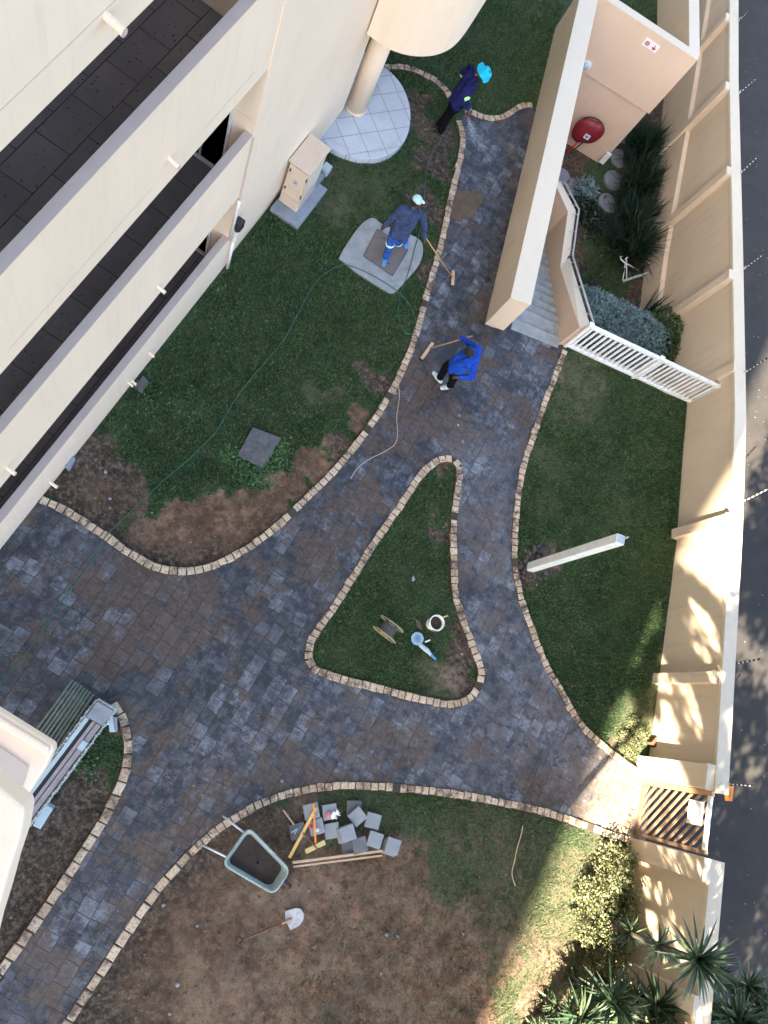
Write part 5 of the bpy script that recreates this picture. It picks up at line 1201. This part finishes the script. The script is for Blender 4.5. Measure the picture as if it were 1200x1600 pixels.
for mt, dx_ in (('white', 0.), ('pink', -45.)):
    m = MB(); c = at(*Z4(495 + dx_, 240), .14); m.ball(c, (.04, .065, .018), 12, 8, Matrix.Rotation(.3, 3, 'Z'))
    if mt == 'white':
        for k_ in range(4): a = .5 + k_ * .35; m.cap(c + Vector((.01 * k_, .03, 0)), c + Vector((math.cos(a) * .11, math.sin(a) * .11, .012)), .013, .009, 8)
        m.cap(c, c + Vector((.07, -.02, .01)), .014, .01, 8)
    else: m.cap(c, c + Vector((.0, -.06, 0)), .02, .013, 8); m.cap(c + Vector((.01, 0, 0)), c + Vector((.04, .05, .01)), .014, .01, 8)
    fuse(m.build('glove', M[mt], GLV), .006, 3)
tl = thing('hand_tools', 'small blue-grey hand tools lying on the dark paver', 'tools', at(*Z4(190, 370), .08))
MB().box(-.05, .05, -.012, .012, 0, .02, Matrix.Translation(at(*Z4(160, 370), .085)) @ Matrix.Rotation(R(60), 4, 'Z')).build('blade', M['steel'], tl); MB().tube([at(*Z4(185, 380), .1), at(*Z4(215, 330), .1)], .014, 8).build('handle', M['tool_blue'], tl)
MB().tube([at(*Z4(165, 400), .1), at(*Z4(190, 350), .1)], .010, 8).build('rod', M['pale_blue'], tl)

# ------------------------------------------------------------------ things on the triangular island
BK = thing('bucket', 'white bucket with a dark filling and a pale stick on the triangular lawn', 'bucket', at(684, 978))
bc = at(683, 973, .28); b0 = at(683, 973, .28); b0.z = 0
n_ = 28; vs_ = []
for r_, z in ((.105, 0.), (.135, .28), (.122, .28), (.118, .2)): vs_ += [Vector((b0.x + r_ * math.cos(6.2832 * i / n_), b0.y + r_ * math.sin(6.2832 * i / n_), z)) for i in range(n_)]
MB().add(vs_, [(l * n_ + i, l * n_ + (i + 1) % n_, (l + 1) * n_ + (i + 1) % n_, (l + 1) * n_ + i) for l in range(3) for i in range(n_)]).build('pail', M['white_pvc'], BK, smooth=True)
MB().tube([(b0.x, b0.y, .17), (b0.x, b0.y, .19)], .12, n_).build('filling', M['mudfill'], BK); MB().torus((b0.x, b0.y, .278), .135, .008, None, 28).build('rim', M['white_pvc'], BK, smooth=True)
MB().tube([at(690, 965, .26), at(700, 962, .34)], .012, 8).build('stick', M['yellow_pale'], BK); MB().torus((b0.x, b0.y - .02, .25), .14, .003, Matrix.Rotation(R(12), 3, 'X'), 28, 5).build('bail', M['steel'], BK)
AG = thing('angle_grinder', 'pale blue angle grinder with round disc lying on the triangular lawn', 'power tool', at(660, 1008))
c = at(652, 998, .07); MB().tube([c, c + Vector((0, 0, .012))], .115, 32).build('disc', simple('blue_disc', (.25, .42, .6), .5, .2, 20, .2), AG); MB().tube([c + Vector((0, 0, .012)), c + Vector((0, 0, .016))], .07, 24).build('disc_label', M['paver_block'], AG); MB().tube([c + Vector((0, 0, .016)), c + Vector((0, 0, .03))], .025, 16).build('flange', M['tool_blue'], AG)
gb_ = MB(); gb_.cap(at(657, 1008, .07), at(668, 1017, .08), .04, .045); gb_.cap(at(668, 1017, .08), at(673, 1023, .08), .035, .03); fuse(gb_.build('body', M['pale_blue'], AG), .01, 3)
MB().cap(at(673, 1023, .08), at(680, 1029, .07), .028, .02).build('rear_handle', M['tool_blue'], AG, smooth=True); MB().tube([at(664, 1003, .09), at(672, 1000, .1)], .014, 8).build('side_handle', M['white'], AG)
HRL = thing('wire_reel', 'dark cable reel on a thin wire frame lying on the triangular lawn', 'reel', at(606, 988))
for (x, y, z), r_ in (((601,984,.26), .22), ((609,990,.06), .22)):
    c = at(x, y, z)
ca_, cb_ = at(612, 975, .22), at(600, 992, .2); axr = (cb_ - ca_).normalized()
mr = axr.to_track_quat('Z', 'Y').to_matrix()
for c in (ca_, cb_):
    for r_ in (.24, .09): MB().torus(c + Vector((0, 0, .02)), r_, .006, mr @ Matrix.Diagonal((1., .75, 1.)), 24, 6).build('wire_hoop', M['yellow_pale'], HRL, smooth=True)
    for k_ in range(4):
        a = k_ * math.pi / 2 + .5; MB().tube([c + mr @ Vector((.08 * math.cos(a), .06 * math.sin(a), 0)) + Vector((0, 0, .02)), c + mr @ Vector((.24 * math.cos(a), .18 * math.sin(a), 0)) + Vector((0, 0, .02))], .005, 6).build('spoke', M['steel'], HRL)
for k_ in range(7): MB().torus(ca_.lerp(cb_, (k_ + .5) / 7) + Vector((0, 0, .02)), .12 + .01 * (k_ % 2), .013, mr @ Matrix.Diagonal((1., .8, 1.)), 22, 6).build('coil', M['dark_slab'], HRL, smooth=True)
TW_ = thing('trowel', 'small trowel with a dark handle on the triangular lawn above the reel', 'trowel', at(647, 898))
m = MB(); q = up([(646,898),(643,906),(645,909),(649,906)], .04); m.prism(q, .03, .045); m.build('blade', M['paver_block'], TW_); MB().tube([at(646, 899, .05), at(649, 890, .06), at(651, 885, .05)], [.006, .014, .012], 8).build('handle', M['black'], TW_)
m = MB(); m.prism(up([(648,966),(657,972),(660,985),(652,980)], .02), .01, .022); tag(m.build('flat_stone', M['brown_dirt']), 'flat brown offcut lying between the bucket and the grinder', 'offcut')
m = MB().box(-.09, .09, -.06, .06, 0, .16, Matrix.Translation(at(1017, 1158, .0)) @ Matrix.Rotation(R(70), 4, 'Z')); tag(m.build('wooden_block', M['terra'], bevel=.006), 'brown block at the foot of the sunlit boundary wall', 'block')
m = MB().box(-.06, .06, -.05, .05, 0, .08, Matrix.Translation(at(971, 1151, .0)) @ Matrix.Rotation(R(20), 4, 'Z')); tag(m.build('loose_cobble', M['edging'], bevel=.01), 'single loose cobble in the dry grass near the gate', 'cobble')

# hoses and strings
def wire(pts, r, sub=8): return MB().tube(smooth_curve([at(*p) if len(p) == 3 else at(*p, .035) for p in pts], sub), r, 8)
HO = wire([(684,214,.05),(680,225,.03),(672,248),(667,268),(664,285),(663,300),(662,330),(656,362,.06),(649,385,.06),(642,412,.06),(636,432,.05),(627,455,.04),(623,480,.04),(626,508,.04),(638,522,.04),(648,518,.05),(649,500,.05),(641,478,.05),(628,462,.05),(610,447,.07),(585,432,.06),(560,420,.05),(538,414,.05),(520,420),(500,434),(484,455),(470,482),(455,510),(440,535),(415,565),(395,588),(370,620),(352,650),(335,678),(312,700),(290,722),(262,745),(235,770),(205,798),(185,818,.06),(165,838,.08),(150,862,.05),(138,885,.04),(118,912,.04),(98,938,.04),(80,962,.04),(62,990,.04),(45,1015,.04),(25,1038,.04),(8,1058,.04),(-15,1085,.04)], .009, 6)
HOo = tag(HO.build('garden_hose', M['hose'], smooth=True), 'long thin green hose winding over the left lawn and the dark paving', 'hose')
tag(wire([(622,598),(624,620),(620,650),(621,680),(616,695),(600,706),(580,716),(560,730),(548,748)], .006).build('cord', M['coping_grey'], smooth=True), 'thin pale cord lying on the paving beside the left edging', 'cord')
tag(wire([(817,1290),(814,1305),(808,1325),(804,1345),(800,1365),(805,1384)], .009).build('cord', M['wood_pale'], smooth=True), 'short pale cord in the grass of the lower right bed', 'cord')
sc_ = smooth_curve(up([(706,300),(725,292),(750,300),(752,318),(735,340),(712,345),(702,325)], .04), 10, True)
m = MB(); m.prism([p + Vector((.10 * nz(p.x, p.y, 5., 3.) + .04 * nz(p.x, p.y, 14., 5.), .10 * nz(p.x, p.y, 5., 8.) + .04 * nz(p.x, p.y, 14., 9.), 0)) for p in sc_], .015, .034, .02)
vs0 = m.v
tag(m.build('wet_sand_patch', M['brown_dirt']), 'thin patch of wet brown sand on the path beside the left edging', 'sand patch')

# ------------------------------------------------------------------ people
def lerp(a, b, t): return a.lerp(b, t)
def person(label, J, shirt, trouser, headgear, shoe_mat, face, trim=None, boots=False, bent=None):
    J = {k_: at(*v) for k_, v in J.items()}
    base = (J['an1'] + J['an2']) / 2; base.z = 0.02
    T_ = thing('person', label, 'person', base)
    spine = J['neck'] - J['hip']; side = (J['shR'] - J['shL']).normalized()
    nk = J['neck']; hd = J['head']; f = Vector(face).normalized()       # facing direction
    upv = (hd - nk).normalized()
    fr_ = spine.normalized().cross(side).normalized()
    if fr_.dot(f) < 0: fr_ = -fr_
    hipw = side * .085; hL, hR = J['hip'] - hipw, J['hip'] + hipw
    k1, a1, k2, a2 = J['kn1'], J['an1'], J['kn2'], J['an2']
    if (k1 - hL).length + (k2 - hR).length > (k1 - hR).length + (k2 - hL).length: hL, hR = hR, hL
    mid = J['hip'].lerp(nk, .5)
    m = MB()
    # torso
    for s_ in (-1, 1):
        m.chain([J['hip'] + side * .06 * s_, mid + side * .065 * s_, nk.lerp(J['hip'], .18) + side * .09 * s_], [.10, .095, .10], 14)
    m.cap(J['shL'], J['shR'], .058, .058); m.cap(nk.lerp(J['hip'], .06), nk + upv * .05, .06, .055)
    m.chain([hL, k1, a1 + Vector((0, 0, .02))], [.085, .055, .036], 14); m.chain([hR, k2, a2 + Vector((0, 0, .02))], [.085, .055, .036], 14)
    for S_ in 'LR': m.chain([J['sh' + S_], J['el' + S_], J['ha' + S_]], [.05, .038, .027], 12)
    # head with face
    rh = f.cross(upv).normalized(); mh = Matrix((rh, f, upv)).transposed(); hc = hd
    m.ball(hc, (.076, .095, .112), 18, 12, mh); m.ball(hc + mh @ Vector((0, .035, -.05)), (.055, .06, .065), 14, 10, mh)
    m.cap(hc + mh @ Vector((0, .088, .01)), hc + mh @ Vector((0, .108, -.022)), .010, .014, 8)                     # nose
    m.cap(hc + mh @ Vector((-.02, .082, -.06)), hc + mh @ Vector((.02, .082, -.06)), .009, .009, 8)               # lips
    for s_ in (-1, 1): m.ball(hc + mh @ Vector((.078 * s_, -.005, -.01)), (.012, .022, .03), 8, 8, mh); m.ball(hc + mh @ Vector((.032 * s_, .078, .012)), (.016, .012, .012), 8, 6, mh)
    # hands: palm, four curled fingers, thumb
    for S_ in 'LR':
        w = J['ha' + S_]; d = (w - J['el' + S_]).normalized(); hs = d.cross(Vector((0, 0, 1)))
        if hs.length < .2: hs = d.cross(Vector((0, 1, 0)))
        hs.normalize(); nn = hs.cross(d).normalized()
        pc = w + d * .045; m.ball(pc, (.04, .05, .016), 12, 8, Matrix((hs, d, nn)).transposed())
        for k_, (o_, l_) in enumerate(((-.027, .062), (-.009, .072), (.009, .068), (.027, .052))):
            b_ = pc + d * .035 + hs * o_; p1 = b_ + d * l_ * .45 - nn * .006; p2 = p1 + d * l_ * .25 - nn * l_ * .35; p3 = p2 - d * l_ * .12 - nn * l_ * .25
            m.chain([b_, p1, p2, p3], [.0095, .009, .0085, .0075], 8)
        tb_ = pc - d * .015 + hs * .032 * (1 if S_ == 'L' else -1); m.chain([tb_, tb_ + hs * .028 * (1 if S_ == 'L' else -1) + d * .025 - nn * .01, tb_ + hs * .03 * (1 if S_ == 'L' else -1) + d * .05 - nn * .025], [.013, .011, .009], 8)
    body = fuse(m.build('body', M['skin'], T_), .009, 3)
    # trousers
    m = MB(); m.chain([hL.lerp(J['hip'], .2) + spine.normalized() * .05, hL], [.115, .112], 14); m.chain([hR.lerp(J['hip'], .2) + spine.normalized() * .05, hR], [.115, .112], 14)
    for h_, kn, an in ((hL, k1, a1), (hR, k2, a2)):
        m.chain([h_, h_.lerp(kn, .5), kn, kn.lerp(an, .5), an + (kn - an).normalized() * .03], [.108, .095, .078, .068, .064], 14)
        for t_ in (.35, .8): m.ball(h_.lerp(kn, t_) + Vector((.01, .02, 0)), (.088, .08, .03), 10, 6)
        for t_ in (.3, .75): m.ball(kn.lerp(an, t_) + Vector((.01, -.01, 0)), (.072, .07, .022), 10, 6)
    folds(fuse(m.build('trousers', M[trouser], T_), .010, 2), .010, 10., 1.6)
    # shirt
    m = MB(); lowz = J['hip'] + spine.normalized() * (-.02)
    for s_ in (-1, 1):
        m.chain([lowz + side * .055 * s_, mid + side * .075 * s_, nk.lerp(J['hip'], .2) + side * .085 * s_, nk.lerp(J['hip'], .08) + side * .05 * s_], [.135, .122, .12, .07], 16)
        m.ball(J['hip'].lerp(nk, .3) + side * .03 * s_ + fr_ * .03, (.13, .12, .035), 12, 6); m.ball(J['hip'].lerp(nk, .5) - side * .04 * s_, (.12, .13, .02), 12, 6)
    m.cap(J['shL'], J['shR'], .078, .078, 14)
    for S_ in 'LR':
        s0_, e_, h_ = J['sh' + S_], J['el' + S_], J['ha' + S_]; wr = e_.lerp(h_, .9)
        m.chain([s0_, s0_.lerp(e_, .5), e_, wr], [.078, .066, .060, .048], 14)
        for t_ in (.35, .75): m.ball(s0_.lerp(e_, t_), (.068, .064, .024), 10, 6)
        m.ball(e_.lerp(h_, .4), (.05, .055, .022), 10, 6)
    so_ = folds(fuse(m.build('jacket', M[shirt], T_), .010, 2), .016, 9., .8)
    m = MB(); m.torus(nk + upv * .02, .062, .016, mh, 24, 8); m.build('collar', M[shirt], so_, smooth=True)
    # shoes
    for an, kn in ((a1, k1), (a2, k2)):
        fd_ = J['toe1'] - an if an is a1 and 'toe1' in J else (J['toe2'] - an if an is a2 and 'toe2' in J else f.copy()); fd_.z = 0; fd_.normalize(); sd2 = Vector((-fd_.y, fd_.x, 0))
        c = Vector((an.x, an.y, an.z - .04)); rM = Matrix((sd2, fd_, Vector((0, 0, 1)))).transposed(); m = MB()
        m.ball(c - fd_ * .03 + Vector((0, 0, .0)), (.046, .07, .05), 14, 8, rM); m.ball(c + fd_ * .06 - Vector((0, 0, .008)), (.052, .12, .046), 16, 8, rM); m.ball(c + fd_ * .14 - Vector((0, 0, .016)), (.045, .052, .03), 14, 8, rM)
        if boots: m.cap(an, an + (kn - an).normalized() * .18, .06, .062)
        s_o = fuse(m.build('shoe', M[shoe_mat], T_), .009, 2)
        sl = MB(); sl.prism([c + fd_ * a_ + sd2 * b_ for a_, b_ in ((-.085, -.035), (-.085, .035), (.02, .045), (.13, .048), (.19, .02), (.19, -.02), (.13, -.048), (.02, -.045))], c.z - .058, c.z - .035); sl.build('sole', M['black'] if shoe_mat != 'black' else M['dark_slab'], s_o)
    # head cover
    hcov = None
    if headgear == 'bucket':
        m = MB(); n_ = 28; vs_ = []
        for r_, z_ in ((.02, .155), (.075, .15), (.098, .12), (.106, .05), (.15, .01), (.17, -.005), (.168, -.012), (.104, .035)):
            for i in range(n_):
                a = 6.2832 * i / n_; wv = (1 + .10 * math.sin(3 * a + .6) + .05 * math.sin(5 * a)) if r_ > .12 else 1.
                vs_.append(hc + mh @ Vector((r_ * wv * math.cos(a), r_ * 1.1 * wv * math.sin(a), z_ + (.03 * math.sin(3 * a) if r_ > .12 else (-.02 * math.cos(a) ** 2 if z_ > .14 else 0)))))
        m.add(vs_, [(l * n_ + i, l * n_ + (i + 1) % n_, (l + 1) * n_ + (i + 1) % n_, (l + 1) * n_ + i) for l in range(7) for i in range(n_)] + [tuple(range(n_))]); m.build('bucket_hat', M['teal'], T_, smooth=True)
    elif headgear == 'cap':
        m = MB(); m.ball(hc + mh @ Vector((0, -.005, .035)), (.09, .108, .092), 20, 12, mh); c_ = fuse(m.build('cap', M['cap'], T_), .008, 2)
        m = MB(); m.ball(hc + mh @ Vector((0, .115, .04)), (.07, .065, .012), 16, 8, mh); m.build('peak', M['white'], c_, smooth=True); MB().ball(hc + mh @ Vector((0, 0, .128)), .009, 8, 6).build('button', M['white'], c_)
        hm = MB(); hm.ball(hc + mh @ Vector((0, -.03, -.01)), (.079, .08, .09), 16, 10, mh); hm.build('hair', M['hair'], T_, smooth=True)
    else:
        hm = MB(); hm.ball(hc + mh @ Vector((0, -.018, .022)), (.085, .098, .104), 20, 12, mh); o_ = hm.build('hair', M['hair'], T_, smooth=True)
    return T_, J, mh, so_, side
# walking man over the manhole
p2, J2, _, s2, _ = person('person in a grey-blue jacket, blue trousers and pale cap walking with a broom',
    dict(hip=(625,363,.93), neck=(644,327,1.40), head=(651,315,1.56), shL=(628,326,1.36), shR=(660,337,1.34), elL=(612,341,1.12), haL=(601,353,.92), elR=(663,355,1.10), haR=(664,372,.92), kn1=(610,380,.52), an1=(603,402,.10), kn2=(622,378,.50), an2=(634,374,.10), toe1=(600,412,.05), toe2=(634,385,.05)),
    'slate', 'trouser_blue', 'cap', 'tool_blue', (.55, .55, -.35))
for a, b, t_ in (('kn1', 'an1', .05), ('kn2', 'an2', .05)):
    c = J2[a].lerp(J2[b], t_); ax_ = (J2[b] - J2[a]).normalized(); MB().torus(c, .068, .016, ax_.to_track_quat('Z', 'Y').to_matrix() @ Matrix.Diagonal((1.1, 1.1, 2.)), 24, 6).build('reflective_band', M['reflect_pale'], p2, smooth=True)
def broom(label, grip, top, head, ang, base_group='wooden yard brooms'):
    c = at(*head); t = thing('broom', label, 'broom', (c.x, c.y, .02), base_group); g2 = at(*top); gg = at(*grip)
    d = (c - g2).normalized(); MB().tube([g2, g2.lerp(c, .5), c + Vector((0, 0, .03))], .0135, 10).build('handle', M['wood'], t, smooth=True)
    a, b = at(*ang[0]), at(*ang[1]); u = (b - a).normalized(); L = (b - a).length / 2; v = Vector((-u.y, u.x, 0)); cc_ = (a + b) / 2
    mt = Matrix((u, v, Vector((0, 0, 1)))).transposed().to_4x4(); mt.translation = Vector((cc_.x, cc_.y, 0)); MB().box(-L, L, -.032, .032, .07, .11, mt).build('head', M['wood_pale'], t, bevel=.006)
    br_ = MB()
    for i in range(26):
        for j in range(4):
            x = -L + .01 + (2 * L - .02) * i / 25; y = -.024 + .016 * j; sp2 = random.uniform(-.008, .008)
            p = mt @ Vector((x, y, .07)); q = mt @ Vector((x * 1.02 + sp2, y * 1.3 + sp2, .022)); br_.tube([p, q], .0035, 4)
    br_.build('bristles', M['black'], t); return t
broom('broom with a plain pale head held by the man in the grey-blue jacket', (664,374,.92), (662,366,.98), (706,434,.09), ((708,423,.09), (707,445,.09)))
# man sweeping
p3, J3, _, s3, _ = person('person in a bright blue shirt and black trousers sweeping the path with a broom',
    dict(hip=(713,571,.90), neck=(738,556,1.32), head=(733,550,1.46), shR=(746,546,1.27), shL=(741,570,1.25), elR=(730,534,1.05), haR=(720,528,.98), elL=(737,589,1.02), haL=(718,589,.92), kn1=(697,573,.5), an1=(687,591,.10), kn2=(708,592,.5), an2=(703,603,.10), toe1=(674,577,.05), toe2=(683,607,.05)),
    'blue', 'trouser_black', 'hair', 'shoe', (-.8, .25, -.45))
broom('broom with a muddy pale head held by the man in the bright blue shirt', (720,528,.98), (738,525,1.08), (671,545,.09), ((659,560,.09), (676,536,.09)))
# man spraying
p1, J1, _, s1_, sd1 = person('person in a navy jacket and teal bucket hat spraying water on the path',
    dict(hip=(715,157,.92), neck=(741,117,1.40), head=(755,114,1.55), shR=(741,126,1.36), shL=(735,106,1.36), elL=(723,113,1.14), haL=(730,124,1.02), elR=(727,150,1.10), haR=(732,171,.95), kn1=(700,181,.48), an1=(688,206,.10), kn2=(702,176,.48), an2=(684,196,.10), toe1=(698,216,.05), toe2=(694,203,.05)),
    'navy', 'trouser_black', 'bucket', 'black', (.75, -.5, -.35), boots=True)
for a, b, t_, r_ in (('elR', 'haR', .12, .064), ('elL', 'haL', .35, .058)):
    c = J1[a].lerp(J1[b], t_); ax_ = (J1[b] - J1[a]).normalized(); MB().torus(c, r_, .017, ax_.to_track_quat('Z', 'Y').to_matrix() @ Matrix.Diagonal((1.1, 1.1, 3.)), 24, 6).build('reflective_band', M['reflect'], p1, smooth=True)
NZ = thing('spray_nozzle', 'red and black spray nozzle in the hand of the person with the teal hat', 'nozzle', at(732, 176, .9))
nz0, nz1 = at(732, 174, .92), at(731, 185, .80); MB().cap(nz0, nz0.lerp(nz1, .55), .026, .022).build('grip', M['black'], NZ, smooth=True); MB().tube([nz0.lerp(nz1, .5), nz1], [.024, .018], 12).build('tip', M['red_bright'], NZ)
tag(MB().tube(smooth_curve([nz0, at(722, 168, .75), at(706, 178, .45), at(694, 200, .12), at(684, 216, .05)], 8), .011, 8).build('hose_tail', M['hose'], smooth=True), 'hose hanging from the nozzle down to the grass behind the man in the teal hat', 'hose')
m = MB(); tgt = at(748, 225, .03); dirn = tgt - nz1
for _ in range(900):
    t_ = random.random() ** .6; sp3 = .02 + .30 * t_; p = nz1 + dirn * t_ + Vector((random.gauss(0, 1), random.gauss(0, 1), random.gauss(0, .5))) * sp3 * .45; p.z = max(.03, p.z)
    r_ = random.uniform(.002, .0045); d = dirn.normalized() * r_ * 3; m.tube([p, p + d], r_, 4)
tag(m.build('water_spray', M['water']), 'fan of fine water droplets from the red nozzle to the wet path', 'water spray', kind='stuff')
